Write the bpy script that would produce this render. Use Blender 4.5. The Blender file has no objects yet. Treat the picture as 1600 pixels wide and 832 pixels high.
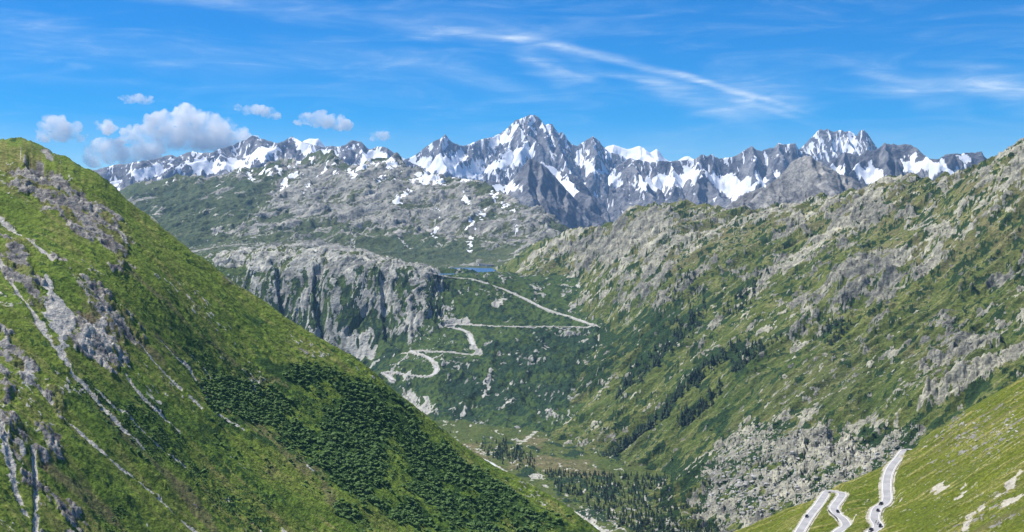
import bpy, math, random
import numpy as np

random.seed(7)
rng = np.random.default_rng(7)
scene = bpy.context.scene
COL = scene.collection

# ------------------------------------------------------------------ camera, sky, sun, exposure
F = 2000.0                                   # focal length in photo pixels (photo 1600 x 832)
PITCH = math.atan(46.0 / F)                  # the camera looks a touch below the horizon
CAM = np.array([0.0, 0.0, 540.0])            # 540 m above the valley floor
FLOOR = 0.0

cam_data = bpy.data.cameras.new('camera')
cam_data.sensor_width = 36.0
cam_data.lens = F / 1600.0 * 36.0
cam_data.clip_start = 1.0
cam_data.clip_end = 400000.0
cam = bpy.data.objects.new('camera', cam_data)
cam.location = CAM.tolist()
cam.rotation_euler = (math.pi / 2 - PITCH, 0.0, 0.0)
COL.objects.link(cam)
scene.camera = cam

SUN_EL = math.radians(58.0)
SUN_AZ = math.atan2(-0.97, 0.22)             # from the left, a little ahead of the camera
SUN_VEC = np.array([math.sin(SUN_AZ) * math.cos(SUN_EL), math.cos(SUN_AZ) * math.cos(SUN_EL), math.sin(SUN_EL)])
sun_data = bpy.data.lights.new('sun', 'SUN')
sun_data.energy = 5.0
sun_data.angle = math.radians(0.5)
sun_data.color = (1.0, 0.955, 0.88)
sun = bpy.data.objects.new('sun', sun_data)
from mathutils import Vector
sun.rotation_euler = Vector(SUN_VEC.tolist()).to_track_quat('Z', 'Y').to_euler()
COL.objects.link(sun)

scene.view_settings.view_transform = 'Standard'
scene.view_settings.look = 'None'
scene.view_settings.exposure = 0.58
scene.view_settings.gamma = 1.0
scene.cycles.use_denoising = True
scene.cycles.max_bounces = 24
scene.cycles.diffuse_bounces = 3
scene.cycles.transparent_max_bounces = 12
scene.cycles.volume_bounces = 24
scene.cycles.volume_max_steps = 256


class Nodes:
    """a little helper to write node trees"""
    def __init__(self, tree):
        self.t = tree
        self.n = tree.nodes
        self.l = tree.links

    def new(self, kind, **props):
        nd = self.n.new(kind)
        for k, v in props.items():
            setattr(nd, k, v)
        return nd

    def link(self, a, b):
        self.l.new(a, b)

    def put(self, sock, v):
        if isinstance(v, bpy.types.NodeSocket):
            self.l.new(v, sock)
        elif isinstance(v, (tuple, list)) and sock.type == 'RGBA' and len(v) == 3:
            sock.default_value = (v[0], v[1], v[2], 1.0)
        else:
            sock.default_value = v

    def math(self, op, a, b=0.0, c=0.0, clamp=False):
        nd = self.new('ShaderNodeMath', operation=op, use_clamp=clamp)
        self.put(nd.inputs[0], a)
        self.put(nd.inputs[1], b)
        if op in ('MULTIPLY_ADD', 'SMOOTH_MIN', 'SMOOTH_MAX', 'COMPARE', 'WRAP'):
            self.put(nd.inputs[2], c)
        return nd.outputs[0]

    def mix(self, f, a, b, blend='MIX'):
        nd = self.new('ShaderNodeMix', data_type='RGBA', blend_type=blend)
        self.put(nd.inputs[0], f)
        self.put(nd.inputs[6], a)
        self.put(nd.inputs[7], b)
        return nd.outputs[2]

    def ramp(self, v, lo, hi, a=0.0, b=1.0, smooth=True):
        nd = self.new('ShaderNodeMapRange', interpolation_type='SMOOTHSTEP' if smooth else 'LINEAR')
        self.put(nd.inputs[0], v)
        for i, x in enumerate((lo, hi, a, b)):
            nd.inputs[i + 1].default_value = x
        return nd.outputs[0]

    def noise(self, vec, scale, detail=4.0, rough=0.55, dist=0.0, kind='NOISE_TEX'):
        nd = self.new('ShaderNodeTexNoise')
        if vec is not None:
            self.put(nd.inputs['Vector'], vec)
        nd.inputs['Scale'].default_value = scale
        nd.inputs['Detail'].default_value = detail
        nd.inputs['Roughness'].default_value = rough
        nd.inputs['Distortion'].default_value = dist
        return nd.outputs['Fac']

    def mapping(self, vec, loc=(0, 0, 0), rot=(0, 0, 0), sc=(1, 1, 1)):
        nd = self.new('ShaderNodeMapping')
        self.put(nd.inputs[0], vec)
        nd.inputs[1].default_value = loc
        nd.inputs[2].default_value = rot
        nd.inputs[3].default_value = sc
        return nd.outputs[0]


world = bpy.data.worlds.new('World')
scene.world = world
world.use_nodes = True
W = Nodes(world.node_tree)
W.n.clear()
SKY_STRENGTH = 0.092
sky = W.new('ShaderNodeTexSky', sky_type='NISHITA')
sky.sun_disc = False
sky.sun_elevation = SUN_EL
sky.sun_rotation = SUN_AZ
sky.altitude = 2300.0
sky.air_density = 1.0
sky.dust_density = 0.3
sky.ozone_density = 2.2
hs = W.new('ShaderNodeHueSaturation')
hs.inputs['Hue'].default_value = 0.510
hs.inputs['Saturation'].default_value = 2.0
hs.inputs['Value'].default_value = 1.0
W.link(sky.outputs[0], hs.inputs['Color'])
# thin cirrus streaks, laid out by compass bearing and height above the horizon
tc = W.new('ShaderNodeTexCoord')
sep = W.new('ShaderNodeSeparateXYZ')
W.link(tc.outputs['Generated'], sep.inputs[0])
bearing = W.math('ARCTAN2', sep.outputs[0], sep.outputs[1])
height = W.math('ARCSINE', sep.outputs[2])
comb = W.new('ShaderNodeCombineXYZ')
W.link(bearing, comb.inputs[0])
W.link(height, comb.inputs[1])
wisp = W.noise(W.mapping(comb.outputs[0], rot=(0, 0, math.radians(10)), sc=(9, 60, 1)), 1.0, 7.0, 0.62, 1.2)
wisp2 = W.noise(W.mapping(comb.outputs[0], rot=(0, 0, math.radians(22)), sc=(30, 150, 1)), 1.0, 6.0, 0.65, 0.8)
warp = W.noise(W.mapping(comb.outputs[0], sc=(14, 14, 1)), 1.0, 3.0, 0.5)
total = None
# (bearing and height of both ends in milliradians, half width, strength)
STREAKS = [(-110, 166, -8, 152, 7, .42), (-15, 160, 60, 139, 6, .35), (20, 150, 95, 134, 3.5, .55), (75, 136, 150, 120, 2.8, .6), (125, 127, 225, 94, 2.4, .58), (60, 128, 130, 116, 3, .35), (10, 136, 70, 118, 3, .35), (-60, 160, 20, 150, 3, .3), (165, 108, 225, 88, 3, .35), (270, 122, 350, 104, 3.2, .45), (300, 128, 380, 122, 3, .35), (345, 112, 400, 104, 4, .5), (150, 122, 235, 92, 9, .22),
           (95, 123, 195, 90, 11, .32), (-310, 184, -205, 178, 7, .45), (-240, 182, -115, 166, 10, .25), (-105, 176, 30, 152, 13, .16),
           (-395, 146, -180, 128, 14, .2), (-190, 145, -20, 126, 12, .2), (0, 148, 45, 118, 9, .28), (-20, 122, 30, 108, 6, .25),
           (30, 112, 70, 128, 12, .2), (255, 128, 330, 110, 8, .3), (270, 112, 380, 109, 9, .55), (330, 118, 395, 100, 14, .35),
           (150, 100, 235, 118, 12, .14), (300, 100, 345, 92, 9, .25), (-390, 175, -330, 182, 8, .25), (130, 92, 190, 104, 4, .28),
           (-60, 130, 5, 112, 10, .2)]
for (b0, h0, b1, h1, w, s) in STREAKS:
    L = math.hypot(b1 - b0, h1 - h0) / 1000.0
    ang = math.atan2(h1 - h0, b1 - b0)
    # into the streak's own frame: along = 0..1, across = -1..1 at the half width
    nd = W.new('ShaderNodeMapping', vector_type='TEXTURE')
    W.link(comb.outputs[0], nd.inputs[0])
    nd.inputs[1].default_value = (b0 / 1000.0, h0 / 1000.0, 0)
    nd.inputs[2].default_value = (0, 0, ang)
    nd.inputs[3].default_value = (L, w / 1000.0, 1)
    sx = W.new('ShaderNodeSeparateXYZ')
    W.link(nd.outputs[0], sx.inputs[0])
    across = W.math('ADD', sx.outputs[1], W.math('MULTIPLY_ADD', warp, 1.8, -0.9))
    fade = W.ramp(W.math('ABSOLUTE', across), 0.0, 1.5, s, 0.0)
    ends = W.math('MULTIPLY', W.ramp(sx.outputs[0], -0.15, 0.3), W.ramp(sx.outputs[0], 0.7, 1.15, 1.0, 0.0))
    one = W.math('MULTIPLY', fade, ends)
    total = one if total is None else W.math('ADD', total, one)
tex = W.math('MULTIPLY', W.ramp(wisp, 0.30, 0.72, 0.3, 1.1), W.ramp(wisp2, 0.25, 0.75, 0.5, 1.1))
veil = W.math('MULTIPLY', W.math('MULTIPLY', W.ramp(wisp, 0.42, 0.8), W.ramp(wisp2, 0.3, 0.8, 0.4, 1.0)), 0.24)
cirrus = W.math('ADD', W.math('MULTIPLY', total, tex), veil, clamp=True)
up = W.ramp(sep.outputs[2], 0.0, 0.05)
cirrus = W.math('MULTIPLY', cirrus, up)
cirrus = W.math('MULTIPLY', cirrus, 0.85)
skycol = W.mix(cirrus, hs.outputs[0], (6.6, 7.6, 8.4))
bg = W.new('ShaderNodeBackground')
W.link(skycol, bg.inputs[0])
bg.inputs[1].default_value = SKY_STRENGTH
wo = W.new('ShaderNodeOutputWorld')
W.link(bg.outputs[0], wo.inputs[0])


# ------------------------------------------------------------------ small helpers
def tag(o, label=None, cat=None, group=None, kind=None):
    for k, v in (('label', label), ('category', cat), ('group', group), ('kind', kind)):
        if v:
            o[k] = v
    return o


def ray(px, py):
    px = np.asarray(px, float)
    py = np.asarray(py, float)
    u = (px - 800.0) / F
    w = (416.0 - py) / F
    cp, sp = math.cos(PITCH), math.sin(PITCH)
    dy = cp + w * sp
    dz = -sp + w * cp
    return u / dy, dz / dy                    # x and z per metre of depth


def at(px, py, depth):
    """the place `depth` metres up the valley that is sighted in the photograph at (px, py)"""
    a, b = ray(px, py)
    depth = np.asarray(depth, float)
    return np.stack([a * depth, depth + 0 * a, CAM[2] + b * depth], -1)


def mesh_object(name, verts, faces, mat=None, parent=None, smooth=False, link=True):
    me = bpy.data.meshes.new(name)
    me.from_pydata([tuple(map(float, v)) for v in verts], [], [tuple(f) for f in faces])
    me.update()
    if mat:
        me.materials.append(mat)
    if smooth:
        me.polygons.foreach_set('use_smooth', [True] * len(me.polygons))
    o = bpy.data.objects.new(name, me)
    if parent:
        o.parent = parent
    if link:
        COL.objects.link(o)
    return o


def grid_mesh(name, P, mat, attrs, smooth=True):
    """P: rows x cols x 3 points -> one quad sheet"""
    R, C = P.shape[:2]
    me = bpy.data.meshes.new(name)
    me.vertices.add(R * C)
    me.vertices.foreach_set('co', P.reshape(-1).astype(np.float32))
    i = np.arange(R * C).reshape(R, C)
    q = np.stack([i[:-1, :-1], i[:-1, 1:], i[1:, 1:], i[1:, :-1]], -1).reshape(-1, 4)
    n = len(q)
    me.loops.add(n * 4)
    me.loops.foreach_set('vertex_index', q.reshape(-1).astype(np.int32))
    me.polygons.add(n)
    me.polygons.foreach_set('loop_start', np.arange(0, n * 4, 4, dtype=np.int32))
    me.polygons.foreach_set('use_smooth', np.full(n, smooth, dtype=bool))
    me.update(calc_edges=True)
    for k, a in attrs.items():
        at_ = me.attributes.new(k, 'FLOAT_COLOR', 'POINT')
        at_.data.foreach_set('color', a.reshape(-1).astype(np.float32))
    me.materials.append(mat)
    o = bpy.data.objects.new(name, me)
    COL.objects.link(o)
    return o


# ------------------------------------------------------------------ noise
def _h(ix, iy, seed):
    h = (ix.astype(np.uint32) * np.uint32(374761393) + iy.astype(np.uint32) * np.uint32(668265263) + np.uint32(seed * 2654435 + 12345)) & np.uint32(0xffffffff)
    h = (h ^ (h >> np.uint32(13))) * np.uint32(1274126177)
    h = (h ^ (h >> np.uint32(15))) * np.uint32(2246822519)
    return h ^ (h >> np.uint32(16))


_GX = np.cos(np.arange(256) * (2 * math.pi / 256)).astype(np.float32)
_GY = np.sin(np.arange(256) * (2 * math.pi / 256)).astype(np.float32)


def pnoise(x, y, seed=0):
    x0 = np.floor(x)
    y0 = np.floor(y)
    fx = (x - x0).astype(np.float32)
    fy = (y - y0).astype(np.float32)
    ix = x0.astype(np.int32)
    iy = y0.astype(np.int32)

    def g(dx, dy):
        a = _h(ix + dx, iy + dy, seed) >> np.uint32(24)
        return _GX[a] * (fx - dx) + _GY[a] * (fy - dy)
    u = fx * fx * fx * (fx * (fx * 6 - 15) + 10)
    v = fy * fy * fy * (fy * (fy * 6 - 15) + 10)
    a = g(0, 0)
    a += u * (g(1, 0) - a)
    b = g(0, 1)
    b += u * (g(1, 1) - b)
    a += v * (b - a)
    return a * np.float32(1.45)


def fbm(x, y, octv=5, gain=0.5, seed=0, lac=2.03):
    s = 0.0
    a = 1.0
    for o in range(octv):
        s = s + a * pnoise(x, y, seed + o * 17)
        x = x * lac + 13.7
        y = y * lac - 7.1
        a *= gain
    return s


def ridged(x, y, octv=5, gain=0.5, seed=0, lac=2.07):
    s = 0.0
    a = 1.0
    w = 1.0
    for o in range(octv):
        n = 1.0 - np.abs(pnoise(x, y, seed + o * 31))
        n = n * n * w
        s = s + a * n
        w = np.clip(n * 1.6, 0, 1)
        x = x * lac + 5.3
        y = y * lac + 9.1
        a *= gain
    return s - 0.9


def cells(x, y, seed=0):
    """nearest-cell noise: distance, border distance, a random value of the cell and a tilted facet height"""
    x0 = np.floor(x).astype(np.int32)
    y0 = np.floor(y).astype(np.int32)
    d1 = np.full(x.shape, 9.0)
    d2 = np.full(x.shape, 9.0)
    val = np.zeros(x.shape)
    fac = np.zeros(x.shape)
    for i in (-1, 0, 1):
        for j in (-1, 0, 1):
            h = _h(x0 + i, y0 + j, seed)
            cx = x0 + i + (h & np.uint32(1023)).astype(float) / 1023.0
            cy = y0 + j + ((h >> np.uint32(10)) & np.uint32(1023)).astype(float) / 1023.0
            r = ((h >> np.uint32(20)) & np.uint32(4095)).astype(float) / 4095.0
            dx = x - cx
            dy = y - cy
            d = np.sqrt(dx * dx + dy * dy)
            near = d < d1
            d2 = np.where(near, d1, np.minimum(d2, d))
            d1 = np.where(near, d, d1)
            val = np.where(near, r, val)
            a = r * 40.0
            fac = np.where(near, r + 0.9 * (np.cos(a) * dx + np.sin(a) * dy), fac)
    return d1, d2 - d1, val, fac


def sstep(v, a, b):
    t = np.clip((v - a) / (b - a), 0, 1)
    return t * t * (3 - 2 * t)


# ------------------------------------------------------------------ curves and areas on the ground
def seg_dist(x, y, pts, reach=1e9):
    """distance to a polyline in plan, and the polyline's height, arc length and side there"""
    d = np.full(x.shape, 1e9)
    z = np.zeros(x.shape)
    arc = np.zeros(x.shape)
    P = np.asarray(pts, float)
    lo = P[:, :2].min(0) - reach
    hi = P[:, :2].max(0) + reach
    sel = np.nonzero((x > lo[0]) & (x < hi[0]) & (y > lo[1]) & (y < hi[1]))[0]
    if len(sel) == 0:
        return d, z, arc
    xs = x[sel]
    ys = y[sel]
    dd = d[sel]
    zz = z[sel]
    aa = arc[sel]
    run = 0.0
    for a, b in zip(P[:-1], P[1:]):
        vx, vy = b[0] - a[0], b[1] - a[1]
        L2 = vx * vx + vy * vy
        if L2 < 1e-9:
            continue
        L = math.sqrt(L2)
        if reach < 1e8:
            k = np.nonzero((xs > min(a[0], b[0]) - reach) & (xs < max(a[0], b[0]) + reach) & (ys > min(a[1], b[1]) - reach) & (ys < max(a[1], b[1]) + reach))[0]
            if len(k) == 0:
                run += L
                continue
        else:
            k = slice(None)
        t = np.clip(((xs[k] - a[0]) * vx + (ys[k] - a[1]) * vy) / L2, 0, 1)
        q = np.hypot(xs[k] - a[0] - t * vx, ys[k] - a[1] - t * vy)
        n = q < dd[k]
        dd[k] = np.where(n, q, dd[k])
        if P.shape[1] > 2:
            zz[k] = np.where(n, a[2] + t * (b[2] - a[2]), zz[k])
        aa[k] = np.where(n, run + t * L, aa[k])
        run += L
    d[sel] = dd
    z[sel] = zz
    arc[sel] = aa
    return d, z, arc


def inside(x, y, poly, reach=80.0):
    """signed distance to a closed outline in plan (positive inside), -reach far outside"""
    P = np.asarray(poly, float)[:, :2]
    out = np.full(x.shape, -reach)
    lo = P.min(0) - reach
    hi = P.max(0) + reach
    sel = np.nonzero((x > lo[0]) & (x < hi[0]) & (y > lo[1]) & (y < hi[1]))[0]
    if len(sel) == 0:
        return out
    xs = x[sel]
    ys = y[sel]
    ins = np.zeros(xs.shape, bool)
    dd = np.full(xs.shape, 1e9)
    for a, b in zip(P, np.roll(P, -1, 0)):
        vx, vy = b - a
        t = np.clip(((xs - a[0]) * vx + (ys - a[1]) * vy) / (vx * vx + vy * vy + 1e-9), 0, 1)
        dd = np.minimum(dd, np.hypot(xs - a[0] - t * vx, ys - a[1] - t * vy))
        c = ((a[1] > ys) != (b[1] > ys))
        with np.errstate(divide='ignore', invalid='ignore'):
            xc = (b[0] - a[0]) * (ys - a[1]) / (b[1] - a[1]) + a[0]
        ins ^= c & (xs < xc)
    out[sel] = np.where(ins, dd, -dd)
    return out


def dense(pts, n=6, closed=False):
    P = np.asarray(pts, float)
    if closed:
        P = np.vstack([P, P[:1]])
    o = []
    for a, b in zip(P[:-1], P[1:]):
        for k in range(n):
            o.append(a + (b - a) * k / n)
    o.append(P[-1])
    return np.array(o)


def smooth_line(pts, step):
    """a Catmull-Rom curve through 3D points, resampled evenly"""
    P = np.asarray(pts, float)
    Q = np.vstack([2 * P[0] - P[1], P, 2 * P[-1] - P[-2]])
    o = []
    for i in range(1, len(Q) - 2):
        for t in np.linspace(0, 1, 12, endpoint=False):
            a, b, c, d = Q[i - 1], Q[i], Q[i + 1], Q[i + 2]
            o.append(0.5 * ((2 * b) + (-a + c) * t + (2 * a - 5 * b + 4 * c - d) * t * t + (-a + 3 * b - 3 * c + d) * t ** 3))
    o.append(P[-1])
    o = np.array(o)
    s = np.concatenate([[0], np.cumsum(np.linalg.norm(np.diff(o[:, :2], axis=0), axis=1))])
    m = max(2, int(s[-1] / step))
    g = np.linspace(0, s[-1], m + 1)
    return np.stack([np.interp(g, s, o[:, k]) for k in range(3)], -1)


class Spline:
    """thin plate through surveyed points"""
    def __init__(self, pts, reg=1e-5, crest=None, fall=0.7):
        self.crest, self.fall = (None if crest is None else np.asarray(crest, float)), fall
        P = np.asarray(pts, float)
        self.c = P[:, :2].mean(0)
        self.s = 1000.0
        self.q = (P[:, :2] - self.c) / self.s
        n = len(P)
        K = self._phi(self.q, self.q) + reg * np.eye(n)
        A = np.zeros((n + 3, n + 3))
        A[:n, :n] = K
        A[:n, n] = A[n, :n] = 1
        A[:n, n + 1:] = self.q
        A[n + 1:, :n] = self.q.T
        self.w = np.linalg.solve(A, np.concatenate([P[:, 2], [0, 0, 0]]))

    def _phi(self, a, b):
        d2 = ((a[:, None, :] - b[None, :, :]) ** 2).sum(-1)
        return 0.5 * d2 * np.log(d2 + 1e-12)

    def __call__(self, x, y):
        p = (np.stack([x, y], -1) - self.c) / self.s
        n = len(self.q)
        z = self.w[n] + p @ self.w[n + 1:]
        for i in range(n):
            d2 = (p[:, 0] - self.q[i, 0]) ** 2 + (p[:, 1] - self.q[i, 1]) ** 2
            z += self.w[i] * 0.5 * d2 * np.log(d2 + 1e-12)
        if self.crest is not None:            # the far side of the crest falls away again
            C = self.crest
            k = np.argsort(C[:, 0] / C[:, 1])
            yc = np.interp(x / y, C[k, 0] / C[k, 1], C[k, 1])
            b = np.maximum(y - yc, 0)
            zc = z
            z = z - self.fall * b * b / (b + 25.0) - np.maximum(z - np.interp(x / y, C[k, 0] / C[k, 1], C[k, 2]), 0) * sstep(b, 0, 50)
        return z


class Terrain:
    def __init__(self, survey=None, fixed=(), base=None, near=500.0, far=6000.0, crest=0, fall=0.7):
        P = None if base else [tuple(at(*p)) for p in survey] + list(fixed)
        self.base = base or Spline(P, crest=P[:crest] if crest else None, fall=fall)
        self.near, self.far = near, far
        self.areas = {}
        self.lines = {}
        self.roads = []

    def site(self, pts):
        """where the lines of sight through photo points meet the ground"""
        P = np.asarray(pts, float)
        a, b = ray(P[:, 0], P[:, 1])
        Y = np.geomspace(self.near, self.far, 500)
        X = a[:, None] * Y
        Z = CAM[2] + b[:, None] * Y
        g = Z - self.base(X.ravel(), np.broadcast_to(Y, X.shape).ravel()).reshape(X.shape)
        o = []
        for i in range(len(P)):
            s = np.nonzero((g[i, :-1] > 0) & (g[i, 1:] <= 0))[0]
            if len(s):
                k = s[0]
                f = g[i, k] / (g[i, k] - g[i, k + 1])
                y = Y[k] + f * (Y[k + 1] - Y[k])
            else:
                y = Y[np.argmin(np.abs(g[i]))]
            o.append((a[i] * y, y))
        o = np.array(o)
        return np.column_stack([o, self.base(o[:, 0], o[:, 1])])

    def area(self, key, *polys):
        self.areas.setdefault(key, []).extend([self.site(dense(p, 5, True)[:-1]) for p in polys])

    def line(self, key, *lines):
        """lines: (half width in metres, points)"""
        self.lines.setdefault(key, []).extend([(w, self.site(dense(p, 4))) for w, p in lines])

    def area_mask(self, key, x, y, soft=6.0, wob=10.0, size=30.0, seed=0, grow=0.0):
        m = np.zeros(x.shape)
        w = grow + wob * fbm(x / size, y / size, 5, 0.6, seed)
        for p in self.areas.get(key, []):
            m = np.maximum(m, sstep(inside(x, y, p, 200.0) + w, -soft, soft))
        return m

    def line_mask(self, key, x, y, wob=1.0, size=12.0, seed=0, breaks=0.0):
        m = np.zeros(x.shape)
        n = fbm(x / size, y / size, 4, 0.6, seed)
        for w, p in self.lines.get(key, []):
            d, _, arc = seg_dist(x, y, p, w * 4 + 10 + wob * 3)
            d = d + wob * n * w
            m = np.maximum(m, sstep(-d, -w * 1.3, -w * 0.6))
        if breaks:
            m = m * sstep(fbm(x / 18 + 7, y / 18, 4, 0.6, seed + 5), -breaks, -breaks + 0.5)
        return m

# ------------------------------------------------------------------ materials
def new_mat(name):
    m = bpy.data.materials.new(name)
    m.use_nodes = True
    m.node_tree.nodes.clear()
    return m, Nodes(m.node_tree)


def finish(N, color, rough=0.9, bump=None, spec=0.2, strength=1.0, dist=1.0, **extra):
    b = N.new('ShaderNodeBsdfPrincipled')
    N.put(b.inputs['Base Color'], color)
    N.put(b.inputs['Roughness'], rough)
    N.put(b.inputs['Specular IOR Level'], spec)
    for k, v in extra.items():
        N.put(b.inputs[k], v)
    if bump is not None:
        bp = N.new('ShaderNodeBump')
        bp.inputs['Strength'].default_value = strength
        bp.inputs['Distance'].default_value = dist
        N.put(bp.inputs['Height'], bump)
        N.link(bp.outputs[0], b.inputs['Normal'])
    o = N.new('ShaderNodeOutputMaterial')
    N.link(b.outputs[0], o.inputs[0])
    return b


def ground_mat(name, unit, grass=((.045, .075, .012), (.10, .135, .022), (.16, .15, .045)), shrub=((.012, .035, .010), (.035, .07, .018)),
               rock=((.12, .115, .11), (.34, .33, .32)), scree=((.36, .345, .31), (.56, .54, .49)), snow=(.80, .82, .84), bump=1.0, streak=None):
    """unit: metres of the smallest grain that matters at this distance.
    mask = (rock, shrub, scree, snow), tone = (lushness, rock lightness, dry grass, bare earth)"""
    m, N = new_mat(name)
    tc = N.new('ShaderNodeTexCoord').outputs['Object']
    a1 = N.new('ShaderNodeAttribute', attribute_name='mask')
    a2 = N.new('ShaderNodeAttribute', attribute_name='tone')
    s1 = N.new('ShaderNodeSeparateColor')
    N.link(a1.outputs['Color'], s1.inputs[0])
    s2 = N.new('ShaderNodeSeparateColor')
    N.link(a2.outputs['Color'], s2.inputs[0])
    fine = N.noise(tc, 0.35 / unit, 5.0, 0.7)
    mid = N.noise(tc, 0.07 / unit, 5.0, 0.62)
    big = N.noise(tc, 0.012 / unit, 4.0, 0.55)
    if streak:
        st = N.noise(N.mapping(tc, rot=(0, 0, streak[0]), sc=(0.02 / unit, 0.25 / unit, 0.05 / unit)), 1.0, 4.0, 0.6)
    else:
        st = mid
    # grass
    lush = N.math('ADD', N.math('MULTIPLY', s2.outputs[0], 0.75), N.math('MULTIPLY_ADD', big, 0.8, -0.28), clamp=True)
    g = N.mix(lush, grass[1], grass[0])
    dry = N.math('MULTIPLY', N.ramp(N.math('ADD', N.math('ADD', s2.outputs[2], N.math('MULTIPLY_ADD', st, 1.1, -0.62)), N.math('MULTIPLY_ADD', fine, 0.5, -0.25)), 0.05, 0.75), 1.0)
    g = N.mix(dry, g, grass[2])
    g = N.mix(N.ramp(fine, 0.33, 0.68, 0.0, 1.0), N.mix(1.0, g, (.62, .68, .65), 'MULTIPLY'), N.mix(1.0, g, (1.45, 1.38, 1.25), 'MULTIPLY'))
    g = N.mix(N.ramp(st, 0.35, 0.6, 0.38, 0.0), g, (.045, .055, .012))
    # bare earth
    g = N.mix(N.math('MULTIPLY', a2.outputs['Alpha'], 0.9), g, (.16, .125, .075))
    # shrubs
    sh = N.mix(N.ramp(fine, 0.35, 0.7), shrub[0], shrub[1])
    c = N.mix(N.ramp(N.math('ADD', s1.outputs[1], N.math('MULTIPLY_ADD', fine, 0.9, -0.45)), 0.35, 0.65), g, sh)
    # scree
    sc = N.mix(N.ramp(fine, 0.3, 0.72), scree[0], scree[1])
    c = N.mix(N.ramp(N.math('ADD', s1.outputs[2], N.math('MULTIPLY_ADD', fine, 0.7, -0.35)), 0.35, 0.65), c, sc)
    # rock
    rk = N.mix(N.ramp(N.math('ADD', N.math('MULTIPLY', mid, 0.6), N.math('MULTIPLY', fine, 0.4)), 0.33, 0.68), rock[0], rock[1])
    rk = N.mix(s2.outputs[1], N.mix(1.0, rk, (.50, .51, .54), 'MULTIPLY'), N.mix(1.0, rk, (1.45, 1.42, 1.32), 'MULTIPLY'))
    c = N.mix(N.ramp(N.math('ADD', s1.outputs[0], N.math('MULTIPLY_ADD', fine, 0.6, -0.3)), 0.38, 0.62), c, rk)
    # snow
    sn = N.mix(N.ramp(mid, 0.3, 0.7), snow, tuple(v * 0.93 for v in snow))
    snowy = N.ramp(N.math('ADD', a1.outputs['Alpha'], N.math('MULTIPLY_ADD', fine, 0.3, -0.15)), 0.42, 0.58)
    c = N.mix(snowy, c, sn)
    h = N.math('ADD', N.math('MULTIPLY', fine, unit * 2.2), N.math('MULTIPLY', mid, unit * 7.0))
    h = N.math('MULTIPLY', h, N.math('MULTIPLY_ADD', snowy, -0.85, 1.0))
    finish(N, c, 0.92, h, 0.15, 1.0, bump)
    return m


def plain_mat(name, a, b, scale, rough=0.85, bump=None, spec=0.3, detail=4.0, **extra):
    m, N = new_mat(name)
    tc = N.new('ShaderNodeTexCoord').outputs['Object']
    n = N.noise(tc, scale, detail, 0.6)
    c = N.mix(N.ramp(n, 0.3, 0.7), a, b)
    finish(N, c, rough, n if bump else None, spec, 1.0, bump or 1.0, **extra)
    return m

# ------------------------------------------------------------------ terrain
def crag(x, y, size, seed=0, vert=None):
    """blocky broken rock: tilted facets of three sizes, about 0..1.6"""
    wx = x + size * 0.35 * fbm(x / size, y / size, 3, 0.5, seed + 90)
    wy = y + size * 0.35 * fbm(x / size + 31, y / size + 17, 3, 0.5, seed + 91)
    a = cells(wx / size, wy / size, seed)
    b = cells(wx / size * 2.6 + 3, wy / size * 2.6, seed + 1)
    return 0.62 * a[3] + 0.34 * b[3] + 0.12 * sstep(a[1], 0, 0.15) + 0.22 * fbm(x / size * 4, y / size * 4, 3, 0.6, seed + 2)


def outcrop(u, v, p, seed=0, warp=0.35):
    """broken ground in cells: which cells are stone (a share p of them), how they stand up, and the gaps between"""
    wu = u + warp * fbm(u * 1.1, v * 1.1, 3, 0.55, seed + 60)
    wv = v + warp * fbm(u * 1.1 + 19, v * 1.1 + 7, 3, 0.55, seed + 61)
    d1, b, val, fac = cells(wu, wv, seed)
    k = np.mod(val * 61.7, 1.0)
    m = sstep(p - val, -0.01, 0.05) * sstep(b, 0.03, 0.12)
    h = m * (0.35 + 0.65 * k + 0.7 * (fac - val)) * sstep(b, 0.0, 0.3)
    return m, h, 1 - sstep(b, 0.02, 0.11), k


def polar(az0, az1, n, rs):
    az = np.radians(np.linspace(az0, az1, n))
    R, A = np.meshgrid(rs, az, indexing='ij')
    return (R * np.sin(A)).ravel(), (R * np.cos(A)).ravel(), (len(rs), n)


def fan(az0, az1, n, ys):
    """the same, but with rows straight across the valley"""
    t = np.tan(np.radians(np.linspace(az0, az1, n)))
    Y, A = np.meshgrid(ys, t, indexing='ij')
    return (Y * A).ravel(), Y.ravel().copy(), (len(ys), n)


def pxaz(px):
    return math.degrees(math.atan((px - 800.0) / F))


def evaluate(T, x, y):
    """T.eval in four threads"""
    if hasattr(T, 'prepare'):
        T.prepare()
    if len(x) < 20000:
        return T.eval(x, y)
    from concurrent.futures import ThreadPoolExecutor
    parts = np.array_split(np.arange(len(x)), 16)
    with ThreadPoolExecutor(4) as ex:
        res = list(ex.map(lambda k: T.eval(x[k], y[k]), parts))
    return [np.concatenate([r[i] for r in res]) for i in range(3)]


def build(name, T, shape_xy, mat):
    x, y, shp = shape_xy
    z, mask, tone = evaluate(T, x, y)
    P = np.stack([x, y, z], -1).reshape(shp + (3,))
    o = grid_mesh(name, P, mat, {'mask': np.clip(mask, 0, 1), 'tone': np.clip(tone, 0, 1)})
    o['kind'] = 'structure'
    return o


def carve(T, x, y, z):
    """cut and fill along the roads; also where the pale banks are"""
    bank = np.zeros(x.shape)
    for rd in T.roads:
        w = rd['half']
        reach = w + rd['bank'] + 3
        d, rz, _ = seg_dist(x, y, rd['pts'], reach)
        k = 1 - sstep(d, w, w + rd['bank'])
        z = z * (1 - k) + (rz - 0.35) * k
        bank = np.maximum(bank, 1 - sstep(d, w + rd['bank'] * rd.get('pale', 0.6), w + rd['bank'] * (rd.get('pale', 0.6) + 0.3)))
    return z, bank


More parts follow.
